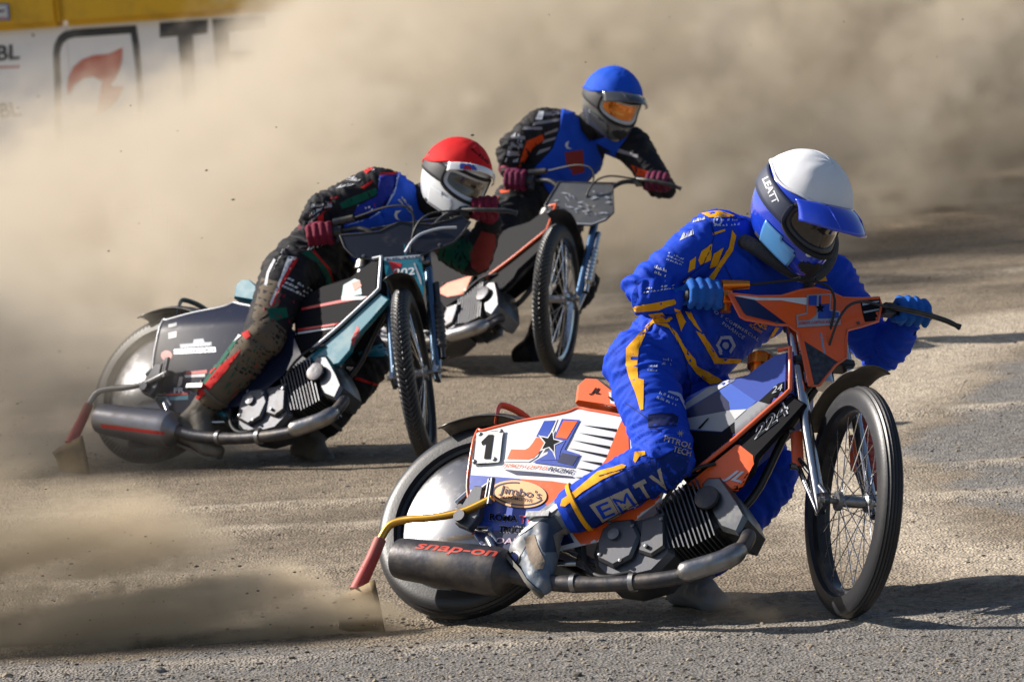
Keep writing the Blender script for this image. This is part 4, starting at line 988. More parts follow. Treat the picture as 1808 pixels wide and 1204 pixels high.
mud = mat('muddy_leather', (.11, .10, .085), .6, dirt=.75, dirtcol=(.16, .125, .085), dscale=9, bump=.5, bscale=60)
boot_grey = mat('blue_grey_leather', (.11, .15, .21), .5, dirt=.6, dirtcol=(.24, .20, .15), dscale=12, bump=.4, bscale=70)
sole_m = mat('boot_sole', (.10, .095, .085), .6, dirt=.6)
blue_shell = mat('blue_helmet_paint', (.012, .05, .55), .12, coat=.8, dirt=.12, grain=.02)
white_shell = mat('white_helmet_paint', (.75, .77, .80), .12, coat=.7, dirt=.15, grain=.02)
dark_shell = mat('dark_helmet_paint', (.05, .055, .065), .15, coat=.7, dirt=.15, grain=.02)
foam = mat('black_foam', (.015, .015, .017), .8)
lens_dark = mat('smoked_lens', (.045, .038, .032), .05, .55, coat=.8, grain=0.)
lens_orange = mat('orange_lens', (.75, .22, .01), .06, .5, coat=.8, grain=0.)
lens_clear = mat('tinted_lens', (.07, .055, .042), .06, .3, coat=.8, grain=0.)
V3 = Vector
# ---- nearest rider
body, hm, g, O = make_rider(0, dict(pelvis=(1160, 645, 14.35), hipR=(1128, 642, 14.25), hipL=(1195, 660, 14.46), knR=(1180, 812, 13.95), anR=(968, 925, 14.00), heelR=(918, 975, 13.99), toeR=(968, 1043, 13.84),
    knL=(1367, 836, 14.22), anL=(1218, 1022, 14.14), heelL=(1198, 1050, 14.15), toeL=(1286, 1064, 14.00), shR=(1264, 418, 14.33), shL=(1462, 492, 14.52), neck=(1368, 446, 14.43), head=(1417, 360, 14.25),
    elR=(1128, 518, 14.22), wrR=(1186, 526, 14.20), elL=(1556, 628, 14.52), wrL=(1598, 572, 14.43)),
    dict(label='rider in blue and yellow race suit with white helmet cover, leaning on the nearest motorcycle', suit=suit_blue, glove=mat('blue_glove', (.014, .115, .46), dirt=.2, **cloth), cuff=suit_navy, boot=boot_grey, sole=sole_m, hem=suit_yellow, strap_m=grey_v, seed=1,
         soleR=V3((.9, -.1, .45)), soleL=V3((.1, -.1, 1)), face=V3((.38, -.66, -.63)), crown=V3((.60, -.42, .66)), hunch=V3((.05, .02, -.01)), wide=1.1,
         helmet=dict(shell=blue_shell, trim=foam, goggle=mat('dark_goggle', (.03, .035, .05), .4), lens=lens_dark, strap=mat('navy_strap', (.02, .03, .07), .6), cover=mat('white_cap_cloth', (.78, .79, .82), dirt=.06, **cloth), peak=blue_shell, peak_len=.108, vent=foam, chin=mat('sky_helmet_paint', (.10, .30, .62), .15, coat=.7, grain=.02), seed=.3, scale=1.07, capdrop=16, capfront=29)))
S = Skin(body)
q = Z(1060, 560, 3.542)
S.poly([q((430, -10), (330, 12), (250, 95), (163, 195), (160, 300), (182, 380), (222, 480), (252, 582), (270, 578), (273, 392), (237, 382), (232, 290), (240, 200), (290, 90), (330, 40), (420, 35), (450, 10))], suit_yellow, 2, 'stripe')
S.poly([q((190, 248), (238, 250), (238, 268), (192, 268))], suit_blue, 3, 'stripe')
S.poly([q((345, 42), (420, 40), (480, 100), (520, 180), (590, 260), (600, 300), (740, 380), (770, 405), (690, 425), (600, 350), (540, 270), (500, 180), (430, 70))], suit_yellow, 2, 'stripe')
S.poly([q((300, 612), (450, 600), (485, 625), (480, 675), (300, 685))], suit_navy, 2, 'mesh_panel')
S.poly([q((480, 470), (500, 480), (545, 580), (530, 580), (490, 500), (420, 470), (425, 462))], pale_print, 2, 'small_print')
scribble(S, q((345, 510), (470, 560), (490, 500), (370, 455)), 2, pale_print, 4); scribble(S, q((290, 340), (350, 345), (365, 290), (300, 290)), 2, pale_print, 5, fill=.95); scribble(S, q((380, 300), (450, 310), (440, 250), (380, 245)), 2, pale_print, 6, fill=.6)
S.text('PITROL', q((395, 775), (565, 825), (578, 790), (405, 738)), beige_print, 2, .015); S.text('TECH', q((450, 840), (560, 870), (568, 838), (460, 805)), beige_print, 2, .015)
S.poly([q(*[(500 + 26 * math.cos(a) * (1 if i % 2 else .35), 728 + 26 * math.sin(a) * (1 if i % 2 else .35)) for i, a in enumerate([k * .3927 for k in range(16)])])], beige_print, 2, 'emblem', 5)
q = Z(820, 720, 4.631)
S.poly([q((785, 800), (800, 748), (900, 680), (1090, 520), (1290, 462), (1325, 470), (1290, 512), (1130, 585), (960, 692), (825, 805))], suit_yellow, 2, 'stripe'); S.poly([q((1395, 360), (1480, 355), (1480, 385), (1430, 400), (1400, 450), (1385, 430))], suit_yellow, 2, 'stripe')
q = Z(1040, 820, 4.459)
S.poly([q((2, 318), (160, 250), (240, 400), (105, 455))], beige_print, 2, 'lettering'); S.poly([q((165, 248), (310, 182), (400, 335), (245, 398))], beige_print, 2, 'lettering')
S.text('E', q((112, 425), (205, 385), (148, 285), (52, 325)), suit_blue, 3, .01); S.text('M', q((250, 372), (370, 318), (300, 220), (180, 268)), suit_blue, 3, .0)
S.text('T', q((430, 290), (520, 250), (440, 110), (340, 160)), beige_print, 2, .04); S.text('V', q((560, 215), (650, 180), (560, 25), (470, 95)), beige_print, 2, .04)
S.poly([q((180, 480), (290, 395), (420, 375), (640, 265), (640, 285), (420, 400), (280, 440), (190, 500))], suit_yellow, 1, 'stripe') if False else None
q = Z(1100, 480, 5.65)
for a in (((612, 395), (672, 400), (790, 600), (700, 530)), ((728, 585), (800, 618), (950, 855), (1182, 865), (1226, 915), (908, 912)), ((1185, 870), (1345, 865), (1350, 905), (1262, 918)), ((1520, 545), (1558, 550), (1392, 800), (1362, 806)), ((510, 360), (572, 378), (632, 498), (575, 600), (540, 480)), ((250, 350), (420, 320), (520, 290), (530, 320), (420, 355), (270, 385)), ((590, 100), (660, 45), (712, 70), (650, 110)), ((250, 420), (390, 400), (470, 500), (330, 500))): S.poly([q(*a)], suit_yellow, 2, 'stripe')
S.poly([q((375, 420), (440, 440), (500, 425), (430, 480))], suit_blue, 3, 'stripe')
S.text('O S COMMERCIAL', q((905, 410), (1345, 690), (1365, 660), (920, 385)), pale_print, 2, .01, 0, space=1.2); S.text('FINANCE', q((985, 520), (1195, 670), (1215, 640), (1000, 492)), pale_print, 2, .01, 0, space=1.2)
S.text('ACADEMY', q((1250, 535), (1380, 620), (1392, 590), (1262, 508)), suit_yellow, 2, .02); S.text('NS', q((1300, 520), (1425, 580), (1440, 530), (1330, 500)), suit_yellow, 2, .03)
hx = [(1022 + 100 * math.cos(a), 728 + 105 * math.sin(a)) for a in [k * math.pi / 3 for k in range(7)]]; hi = [(1022 + 68 * math.cos(a), 728 + 72 * math.sin(a)) for a in [k * math.pi / 3 for k in range(7)]]
S.poly([q(hx[i], hx[i + 1], hi[i + 1], hi[i]) for i in (0, 2, 3, 4, 5)] + [q((960, 770), (990, 822), (965, 822), (945, 790))], pale_print, 2, 'emblem'); S.poly([ellipse(*q((1022, 730))[0], 6, 6.5)], pale_print, 2, 'emblem', 5)
q = Z(1080, 230, 3.01)
for a in (((475, 645), (535, 600), (525, 690), (470, 715), (460, 690)), ((403, 757), (415, 695), (448, 670), (440, 735)), ((540, 655), (592, 625), (560, 720), (518, 732)), ((640, 530), (662, 560), (642, 640), (565, 760), (525, 830), (488, 828), (560, 720), (622, 620)), ((478, 442), (570, 430), (655, 455), (640, 462), (520, 466)), ((535, 548), (600, 525), (602, 536), (540, 560)), ((95, 940), (330, 898), (345, 915), (250, 955), (110, 968)), ((1075, 765), (1130, 760), (1145, 800), (1100, 800), (1050, 840), (1045, 815))): S.poly([q(*a)], suit_yellow, 2, 'stripe')
scribble(S, q((540, 515), (680, 510), (680, 465), (545, 460)), 2, pale_print, 8, fill=.7); scribble(S, q((355, 600), (440, 560), (430, 520), (390, 530)), 1, suit_white, 9, fill=1.); scribble(S, q((285, 690), (375, 725), (390, 680), (300, 640)), 3, pale_print, 10); scribble(S, q((215, 760), (285, 785), (295, 735), (230, 710)), 2, suit_white, 11); scribble(S, q((160, 870), (330, 845), (340, 815), (180, 830)), 2, suit_white, 12, fill=.8); scribble(S, q((430, 495), (500, 480), (490, 450), (440, 470)), 1, suit_white, 13, fill=1.)
for c_, r_ in (((563, 483), 8), ((700, 592), 7)):
    e1, e2 = ellipse(*q(c_)[0], r_, r_, 0, 24), ellipse(*q(c_)[0], r_ * .72, r_ * .72, 0, 24)
    S.poly([[e1[i - 1], e1[i], e2[i], e2[i - 1]] for i in range(24)], pale_print, 2, 'emblem')
# darker blue laid over the shin and knee, seams
shin_blue = mat('dark_blue_cloth', (.004, .026, .20), dirt=.12, dscale=7, **cloth)
q = Z(820, 720, 4.631)
S.poly([q((830, 830), (1010, 700), (1160, 600), (1330, 520), (1440, 470), (1640, 380), (1780, 300), (1840, 430), (1800, 560), (1640, 700), (1400, 800), (1180, 930), (960, 1060))], shin_blue, 1, 'shin_patch')
for ln in (((1470, 400), (1600, 420), (1740, 330)), ((1100, 560), (1300, 500), (1470, 455)), ((960, 1040), (1180, 905), (1400, 780), (1640, 680))): strip(S, q(*ln), 1.6, suit_navy)
q = Z(1060, 560, 3.542)
for ln in (((300, 690), (380, 705), (480, 680)), ((300, 612), (380, 602), (485, 622)), ((440, 60), (520, 230), (560, 420), (555, 600)), ((165, 540), (250, 600), (300, 640))): strip(S, q(*ln), 1.5, suit_navy)
q = Z(1080, 230, 3.01)
for ln in (((520, 470), (545, 560), (520, 640), (480, 720), (400, 780)), ((590, 440), (650, 470), (720, 480)), ((600, 720), (640, 800), (640, 900))): strip(S, q(*ln), 1.5, suit_navy)
BS = Skin(g['boots']['R']); q = Z(580, 820, 4.014)
BS.poly([q((1440, 430), (1600, 360), (1680, 480), (1620, 620), (1520, 620), (1480, 520))], mat('navy_leather', (.02, .035, .07), .45, dirt=.35), 1, 'boot_panel')
BS.poly([q((1640, 262), (1655, 290), (1500, 400), (1335, 520), (1305, 560), (1280, 550), (1320, 485), (1480, 370))], mat('white_leather', (.60, .60, .60), .5, dirt=.4, dscale=20), 2, 'boot_edge')
BS.poly([q((1285, 565), (1370, 500), (1410, 560), (1360, 650), (1290, 690), (1240, 610))], mat('grey_leather', (.20, .21, .22), .5, dirt=.5, dscale=20), 1.5, 'boot_panel')
BS.poly([q((1395, 515), (1460, 490), (1490, 590), (1535, 690), (1520, 740), (1470, 745), (1430, 690), (1400, 600))], mat('scuffed_tan', (.26, .20, .15), .8, dirt=.6, dscale=30, bump=.6), 2, 'boot_panel')
BS.poly([q((1590, 500), (1680, 440), (1740, 560), (1700, 640), (1620, 650))], mat('cracked_band', (.22, .19, .16), .8, dirt=.6, dirtcol=(.06, .05, .045), dscale=40, bump=.6), 2, 'boot_panel')
BS.poly([ellipse(*q((1322, 655))[0], 10, 11)], chrome, 2.5, 'boot_badge', 5); BS.poly([ellipse(*q((1322, 655))[0], 6.5, 7.5)], navy_v, 3.5, 'boot_badge', 5)
# neck brace
nb = MB(); c0 = g['neck'].lerp(g['head'], .28) - O; fw = V3((.50, -.72, -.2)).normalized(); upv = V3((.15, -.25, .95)); upv = (upv - fw * upv.dot(fw)).normalized(); lf = upv.cross(fw)
nb.tube([c0 + fw * (.150 * math.cos(a)) + lf * (.158 * math.sin(a)) + upv * (-.07 * max(0, math.cos(a)) ** 2 + .03 * abs(math.sin(a)) - .015) for a in [2 * math.pi * i / 40 for i in range(41)]], .024, 10, cap=False, flat=1.0)
nbo = nb.build('neck_brace', mat('dark_grey_foam', (.022, .026, .034), .7, dirt=.35, dscale=18, bump=.3), body, 60)
fr_ = MB(); fr_.tube([c0 + fw * .145 - upv * .07, c0 + fw * .135 - upv * .17], [.045, .030], 12, flat=.45); fr_.build('neck_brace_strut', MATS['dark_grey_foam'], body, 50)
Skin(nbo).text('LEATT', Z(1080, 230, 3.01)((870, 850), (1010, 800), (1020, 765), (870, 812)), mat('grey_print', (.20, .21, .23), .5), 2, .03, .1)
HS = Skin(hm)
for ch in hm.children:
    if ch.name.startswith('goggle_strap') and len(ch.data.vertices):
        HSs = Skin(ch); HSs.text('LEATT', Z(1080, 230, 3.01)((800, 262), (858, 395), (892, 378), (832, 245)), mat('strap_print', (.66, .70, .78), .6), 1, .03)
HS.poly([ellipse(*Z(1080, 230, 3.01)((1050, 660))[0], 6.5, 4)], mat('badge_white', (.7, .7, .72), .4), 2, 'badge', 4)
# ---- rider in the middle
body, hm, g, O = make_rider(1, dict(pelvis=(528, 490, 19.08), hipR=(510, 482, 18.98), hipL=(568, 500, 19.18), knR=(463, 600, 18.72), anR=(352, 728, 18.78), heelR=(318, 765, 18.80), toeR=(392, 800, 18.62),
    knL=(655, 640, 18.95), anL=(548, 775, 18.90), heelL=(530, 800, 18.92), toeL=(588, 812, 18.78), shR=(668, 330, 19.12), shL=(800, 432, 19.24), neck=(738, 362, 19.18), head=(806, 310, 19.02),
    elR=(563, 372, 19.06), wrR=(549, 404, 19.03), elL=(838, 462, 19.18), wrL=(866, 392, 19.02)),
    dict(label='rider in black suit with blue vest and red helmet cover, on the middle motorcycle', suit=suit_black, glove=mat('maroon_glove', (.17, .012, .035), dirt=.2, **cloth), cuff=suit_red, boot=mud, sole=sole_m, hem=mud, strap_m=grey_v, seed=2,
         soleR=V3((.3, -.2, .9)), soleL=V3((.05, -.1, 1)), face=V3((.46, -.80, -.38)), crown=V3((.50, -.1, .86)), hunch=V3((-.05, .04, .07)),
         helmet=dict(shell=white_shell, trim=foam, goggle=mat('white_goggle', (.62, .63, .68), .35), lens=lens_clear, strap=mat('black_strap', (.03, .03, .035), .6), cover=mat('red_cap_cloth', (.62, .012, .014), dirt=.06, **cloth), peak=white_shell, peak_len=.030, vent=foam, chin=white_shell, seed=2.2, scale=1.02)))
S = Skin(body); z = Z(450, 210, 3.541); zb = Z(80, 460, 3.011)
def solid(o, t=.003):
    if o: md = o.modifiers.new('t', 'SOLIDIFY'); md.thickness = t; md.offset = -1
    return o
solid(S.poly([z((780, 358), (890, 348), (850, 480), (740, 600), (615, 605), (640, 550), (765, 480))], mat('flag_blue', (.015, .03, .28), **cloth), 2, 'flag_panel'))
S.poly([z((780, 368), (800, 362), (862, 415), (842, 450), (800, 405))], suit_red, 3, 'flag_panel'); S.poly([z((700, 520), (800, 500), (790, 530), (745, 560))], suit_red, 3, 'flag_panel'); S.poly([z((770, 380), (780, 372), (840, 455), (825, 470))], suit_white, 3.3, 'flag_panel'); S.poly([z((640, 545), (700, 525), (750, 570), (690, 590))], suit_white, 3, 'flag_panel')
vest = solid(S.poly([z((895, 325), (990, 340), (1030, 560), (1120, 650), (1100, 900), (640, 940), (600, 860), (545, 715), (560, 660), (700, 620), (800, 560), (862, 460))], vest_blue, 6, 'race_vest'))
VS = Skin(vest)
edge = z((895, 325), (862, 460), (800, 560), (700, 620), (560, 660)); VS.poly([[edge[i], edge[i + 1], (edge[i + 1][0] + 3.4, edge[i + 1][1] + 2.4), (edge[i][0] + 3.4, edge[i][1] + 2.4)] for i in range(4)], pale_print, 1, 'vest_binding')
VS.text('WOLVES', z((940, 585), (1010, 640), (1022, 610), (910, 478))[:2] + z((950, 470), (900, 500)), mat('cream_print', (.62, .62, .50), .6), 1, .03) if False else None
scribble(VS, z((890, 510), (970, 590), (1000, 570), (925, 475)), 2, mat('cream_print', (.60, .62, .52), .6), 21, fill=1.)
VS.poly([z((870, 600), (880, 575), (915, 572), (890, 592), (890, 615), (905, 635), (880, 625))], suit_white, 1, 'emblem')
S.poly([z((530, 530), (580, 500), (755, 430), (770, 470), (620, 540), (545, 562))], suit_green, 2, 'sleeve_panel')
for i, (a, r) in enumerate(((((500, 445), (600, 420), (680, 375), (620, 335)), 3), (((650, 340), (760, 330), (760, 275), (690, 300)), 2), (((800, 320), (990, 350), (900, 285), (800, 280)), 2), (((320, 690), (400, 600), (440, 520), (360, 505)), 4), (((430, 570), (480, 560), (490, 510), (440, 500)), 2))): scribble(S, z(*a), max(1, r - 1), suit_white, 30 + i, fill=1.)
S.poly([z((680, 330), (740, 290), (755, 300), (700, 345))], suit_red, 3, 'print'); S.poly([z((660, 430), (740, 380), (735, 400), (680, 440))], suit_red, 3, 'print'); S.poly([z((390, 610), (430, 590), (430, 640), (395, 650))], suit_red, 3, 'print')
S.poly([z((780, 340), (890, 338), (890, 350), (780, 352))], suit_red, 3, 'piping')
# leg panels
legmud = mat('mud_caked_cloth', (.125, .098, .070), dirt=.55, dirtcol=(.15, .115, .08), dscale=16, **cloth)
S.poly([zb((1110, 330), (1200, 300), (1330, 420), (1290, 500), (1200, 610), (1080, 730), (960, 920), (730, 830), (850, 650), (960, 500))], legmud, 1, 'mud_stain'); S.poly([zb((1150, 90), (1260, 120), (1240, 240), (1120, 330), (1100, 300))], legmud, 1, 'mud_stain')
S.poly([z((285, 840), (340, 820), (430, 885), (485, 1010), (490, 1080), (430, 1110), (445, 1000), (390, 900))], suit_green, 2, 'leg_panel'); S.poly([z((370, 820), (470, 940), (500, 1030), (488, 1030), (455, 940), (360, 830))], suit_red, 3, 'piping')
S.poly([zb((1290, -20), (1335, -15), (1230, 190), (1205, 245), (1190, 235), (1250, 90))], suit_white, 2, 'piping'); S.poly([zb((1322, -15), (1345, -10), (1235, 175), (1215, 240), (1200, 245), (1260, 100))], suit_red, 3, 'piping')
S.poly([zb((1165, 130), (1180, 60), (1215, -10), (1225, 0), (1190, 70), (1180, 135))], suit_white, 2, 'piping')
scribble(S, zb((1245, 140), (1420, 215), (1430, 150), (1290, 80)), 3, suit_white, 41, fill=.85); S.poly([zb((1180, 255), (1280, 250), (1290, 300), (1200, 330))], suit_green, 2, 'leg_panel')
S.poly([zb((870, 520), (1000, 400), (1020, 430), (930, 560), (850, 660), (780, 740), (800, 650))], suit_green, 2, 'leg_panel'); S.poly([zb((860, 500), (1010, 390), (1035, 385), (1045, 400), (960, 470), (820, 610), (760, 720), (770, 660))], suit_white, 3, 'piping')
S.poly([zb((1030, 480), (1045, 470), (960, 590), (860, 700), (740, 800), (715, 790), (850, 660), (930, 560))], suit_red, 3, 'piping'); S.poly([zb((1045, 390), (1080, 370), (1095, 400), (1070, 420))], suit_red, 3, 'piping'); scribble(S, zb((800, 720), (960, 560), (900, 520), (760, 690)), 3, suit_red, 44, 4, .4)
S.poly([z((1060, 905), (1170, 780), (1330, 740), (1370, 800), (1360, 870), (1300, 960), (1080, 960))], suit_green, 2, 'sleeve_panel'); S.poly([z((1350, 830), (1420, 700), (1500, 720), (1510, 900), (1400, 960), (1350, 920))], mat('brown_red_print', (.22, .03, .03), **cloth), 3, 'sleeve_panel'); S.poly([z((1045, 870), (1080, 840), (1150, 820), (1110, 870), (1060, 905))], suit_red, 3, 'piping')
q = Z(380, 450, 3.088); S.poly([q((780, 530), (930, 475), (960, 520), (940, 550), (790, 560))], teal_v, 2, 'leg_panel'); S.poly([q((770, 665), (930, 715), (920, 725), (760, 680))], suit_red, 2, 'piping')
HS = Skin(hm)
HS.poly([z((1085, 260), (1130, 240), (1120, 300), (1090, 290))], suit_red, 2, 'helmet_graphic')
for ch in hm.children:
    if ch.name.startswith('helmet_peak') or ch.name.startswith('helmet_cover'):
        SS = Skin(ch)
        if ch.name.startswith('helmet_peak'): SS.poly([ellipse(*z((1338, 318))[0], 18, 11, .62)], blue_v, 1.5, 'badge', 5); SS.poly([ellipse(*z((1338, 318))[0], 10, 5, .62)], suit_red, 2.5, 'badge', 5)
        if ch.name.startswith('helmet_cover'): scribble(SS, z((1340, 190), (1455, 290), (1470, 262), (1360, 165)), 1, black_v, 74, 1, .9)
0 and HS.text('JET', [z((1300, 322))[0], z((1360, 350))[0], z((1378, 318))[0], z((1310, 285))[0]], suit_red, 6, .03) if False else None
HS.poly([ellipse(*z((1175, 545))[0], 7, 6)], blue_v, 2, 'badge', 4)
maroon = mat('maroon_print', (.20, .02, .03), dirt=.2, **cloth)
scribble(S, zb((1130, 300), (1300, 380), (1330, 200), (1200, 130)), 5, maroon, 61, 2, .2); scribble(S, zb((900, 760), (1080, 640), (1180, 420), (1050, 470)), 5, suit_green, 62, 3, .3); scribble(S, zb((860, 850), (1000, 760), (1160, 520), (1060, 540)), 5, suit_red, 63, 3, .10)
scribble(S, z((400, 620), (470, 560), (540, 480), (450, 470)), 4, suit_red, 64, 2.5, .35); scribble(S, z((300, 840), (420, 800), (430, 700), (350, 720)), 3, suit_white, 65, 2.5, .5); scribble(S, z((90, 1010), (140, 880), (230, 780), (180, 800)), 4, suit_white, 66, 2.5, .4)
# ---- rider furthest back
body, hm, g, O = make_rider(2, dict(pelvis=(905, 405, 22.10), hipR=(886, 398, 22.02), hipL=(938, 412, 22.18), knR=(868, 500, 21.80), anR=(770, 560, 21.9), heelR=(742, 585, 21.92), toeR=(798, 615, 21.75),
    knL=(1028, 500, 21.95), anL=(938, 612, 22.0), heelL=(918, 632, 22.02), toeL=(962, 640, 21.88), shR=(958, 222, 22.14), shL=(1118, 258, 22.10), neck=(1038, 226, 22.16), head=(1081, 176, 22.04),
    elR=(903, 262, 22.06), wrR=(899, 300, 22.05), elL=(1160, 320, 21.98), wrL=(1176, 334, 21.93)),
    dict(label='rider in black suit with blue vest and blue helmet cover, furthest back', suit=suit_black, glove=mat('plum_glove', (.12, .012, .045), dirt=.2, **cloth), cuff=mat('pink_cuff', (.35, .08, .12), **cloth), boot=suit_black, sole=sole_m, hem=suit_black, strap_m=suit_black, seed=3,
         soleR=V3((.2, -.2, 1)), soleL=V3((.05, -.1, 1)), face=V3((.40, -.80, -.44)), crown=V3((.42, -.25, .87)), hunch=V3((-.02, .08, .04)),
         helmet=dict(shell=mat('grey_helmet_paint', (.085, .09, .095), .2, coat=.6, grain=.03), trim=foam, goggle=mat('pale_goggle', (.55, .56, .56), .4), lens=lens_orange, strap=mat('black_strap2', (.03, .03, .035), .6), cover=mat('blue_cap_cloth', (.008, .085, .62), dirt=.06, **cloth), peak=dark_shell, peak_len=.075, vent=foam, chin=dark_shell, seed=5.1, scale=1.02)))
S = Skin(body); z = Z(840, 90, 4.013)
vest = solid(S.poly([z((620, 325), (720, 345), (740, 560), (800, 640), (900, 620), (1060, 545), (1110, 525), (1100, 570), (1000, 720), (900, 960), (560, 1090), (420, 830), (540, 700), (592, 560), (608, 420))], vest_blue, 4, 'race_vest'))
if vest:
    VS = Skin(vest); VS.poly([z((640, 650), (660, 640), (650, 680), (680, 695), (650, 695), (632, 672))], suit_white, 1, 'emblem'); VS.poly([z((850, 650), (960, 715), (900, 775), (870, 720))], suit_black, 1, 'tear_patch')
    VS.poly([z((630, 720), (760, 700), (770, 860), (690, 880), (640, 800))], mat('dull_red_print', (.28, .035, .03), **cloth), 1, 'vest_print')
S.poly([z((360, 640), (470, 592), (485, 628), (400, 690), (340, 800), (300, 830), (318, 760))], suit_orange, 2, 'sleeve_panel'); S.poly([z((1100, 805), (1150, 828), (1290, 878), (1300, 925), (1200, 945), (1150, 900))], suit_orange, 2, 'sleeve_panel')
for i, a in enumerate((((500, 420), (605, 400), (606, 385), (520, 395)), ((440, 470), (600, 450), (604, 425), (470, 440)), ((400, 530), (590, 500), (596, 480), (420, 505)), ((330, 560), (470, 560), (470, 540), (340, 540)), ((480, 600), (580, 570), (585, 545), (490, 580)), ((230, 680), (330, 690), (335, 660), (250, 650)), ((215, 740), (310, 745), (315, 715), (225, 705)), ((470, 660), (560, 630), (570, 610), (480, 635)), ((430, 740), (520, 700), (535, 680), (450, 705)), ((250, 620), (350, 630), (350, 605), (270, 600)), ((1010, 690), (1150, 740), (1150, 760), (1000, 715)))): S.poly([z(*a)], grey_stripe, 2, 'camo_stripe')
scribble(S, z((205, 790), (300, 800), (340, 560), (260, 580)), 5, suit_white, 51, 3, .45); S.poly([z((420, 490), (450, 430), (485, 430), (470, 490))], suit_white, 3, 'print')
for i, a in enumerate((((170, 990), (240, 960), (240, 1000), (180, 1010)), ((120, 1050), (160, 1030), (160, 1060)))): S.poly([z(*a)], suit_orange, 2, 'print')
# ------------------------------------------------------------------ the safety fence behind the track
def board_material():
    m = mat('white_board_paint', (.86, .88, .90), .5, dirt=.22, dirtcol=(.30, .255, .19), dscale=2.2, grain=.05)
    return m
def make_fence():
    # boards stand along a gentle line that nears the camera slightly to the right
    A, B = at(-60, 300, 41.5), at(1000, 200, 40.2)
    d = Vector((B.x - A.x, B.y - A.y, 0)).normalized(); nrm = Vector((d.y, -d.x, 0))
    if nrm.y > 0: nrm = -nrm
    o0 = Vector((A.x, A.y, 0))
    top = 1.36
    def on(px, py, lift=0.):
        r = ray(px, py); k = nrm.dot(o0 - CPOS) / nrm.dot(r); return CPOS + r * k + nrm * lift
    root = empty('safety_fence', Matrix.Translation(o0)); tag(root, 'white painted advertising fence with yellow padding on top, half hidden by dust', 'fence')
    T = Matrix.Translation(o0)
    R = Matrix((d, nrm.cross(d) * -1 if False else Vector((0, 0, 1)).cross(d) * 1, Vector((0, 0, 1)))).transposed()
    x0 = -8.7; w = 1.22
    bm_ = board_material()
    for i in range(22):
        c = d * (x0 + w * (i + .5)) + Vector((0, 0, top / 2)) + nrm * (.004 * (i % 2))
        MB().box(c, (w - .006, .02, top), R).build('board', bm_, root, 30)
    ym = mat('yellow_padding', (.80, .46, .015), .6, dirt=.45, dirtcol=(.22, .14, .04), dscale=3.0, grain=.2)
    for i in range(11):
        c = d * (x0 + 2.44 * (i + .5)) + Vector((0, 0, top + .26))
        MB().box(c, (2.43, .30, .52), R).build('top_pad', ym, root, 40, bevel=.05)
    for i in range(44):
        p = d * (x0 + .61 * i + .3) + nrm * .012
        for z in (top - .06, .75, .12):
            MB().lathe([(0, 0), (0, .013), (.006, .011), (.007, 0)], p + Vector((0, 0, z)), nrm, 8, closed=False).build('board_bolt', mat('rusty_bolt', (.05, .045, .04), .7), root)
    # painted advertising
    dark = mat('faded_black_paint', (.035, .04, .05), .6, dirt=.25, dirtcol=(.25, .22, .18), dscale=5); red = mat('faded_red_paint', (.55, .06, .03), .6, dirt=.3, dirtcol=(.4, .2, .12), dscale=5)
    z = Z(0, 0, 3.616)
    def paint(polys, m, name='painted_sign', l=.018): lay(name, tri_sheet(polys, 30), lambda p: on(*p, l) - o0, m, root)
    def letters(t, quad, m, l=.018, bold=.03):
        P, T_ = text_sheet(t, .2, bold); lay('painted_letters', (quad_map(P, quad), T_), lambda p: on(*p, l) - o0, m, root)
    outer = z((355, 900), (350, 500), (343, 350), (350, 290), (375, 235), (410, 205), (470, 190), (872, 163), (890, 280), (905, 450), (915, 640), (920, 900)); inner = z((398, 900), (392, 500), (385, 350), (392, 310), (408, 275), (435, 252), (480, 240), (838, 215), (852, 300), (870, 450), (880, 640), (885, 900))
    paint([[outer[i], outer[i + 1], inner[i + 1], inner[i]] for i in range(len(outer) - 1)], dark)
    paint([z((785, 305), (782, 380), (765, 450), (735, 510), (705, 545), (730, 555), (790, 552), (775, 600), (745, 650), (690, 700), (600, 750), (630, 690), (640, 610), (655, 520), (600, 490), (540, 500), (480, 540), (440, 610), (432, 560), (440, 500), (470, 430), (530, 380), (600, 355), (700, 345))], red)
    paint([z((1022, 148), (1330, 126), (1328, 215), (1235, 225), (1260, 700), (1180, 700), (1138, 232), (1024, 242))], dark)
    paint([z((1358, 124), (1700, 100), (1700, 185), (1465, 205), (1470, 330), (1640, 320), (1640, 400), (1475, 410), (1490, 700), (1400, 700))], dark)
    letters('BL', z((-20, 392), (130, 380), (128, 282), (-20, 292)), dark); letters('BL', z((5, 754), (148, 742), (112, 650), (-5, 660)), dark)
    paint([z((-20 + 26 * i, 440 - i), (-2 + 26 * i, 440 - i), (-2 + 26 * i, 424 - i), (-20 + 26 * i, 424 - i)) for i in range(6)], red)
    paint([z((-200, 25), (95, 22), (105, 125), (-200, 135))], mat('blue_sticker', (.06, .16, .45), .5), 'sticker', .175); paint([z((-200, 33), (85, 30), (94, 117), (-200, 127))], mat('pale_sticker', (.6, .62, .62), .5), 'sticker', .178); paint([z((-200, 85), (75, 58), (70, 72), (-200, 100))], dark, 'sticker', .181); paint([z((-200, 112), (90, 108), (90, 114), (-200, 120))], red, 'sticker', .181)
make_fence()
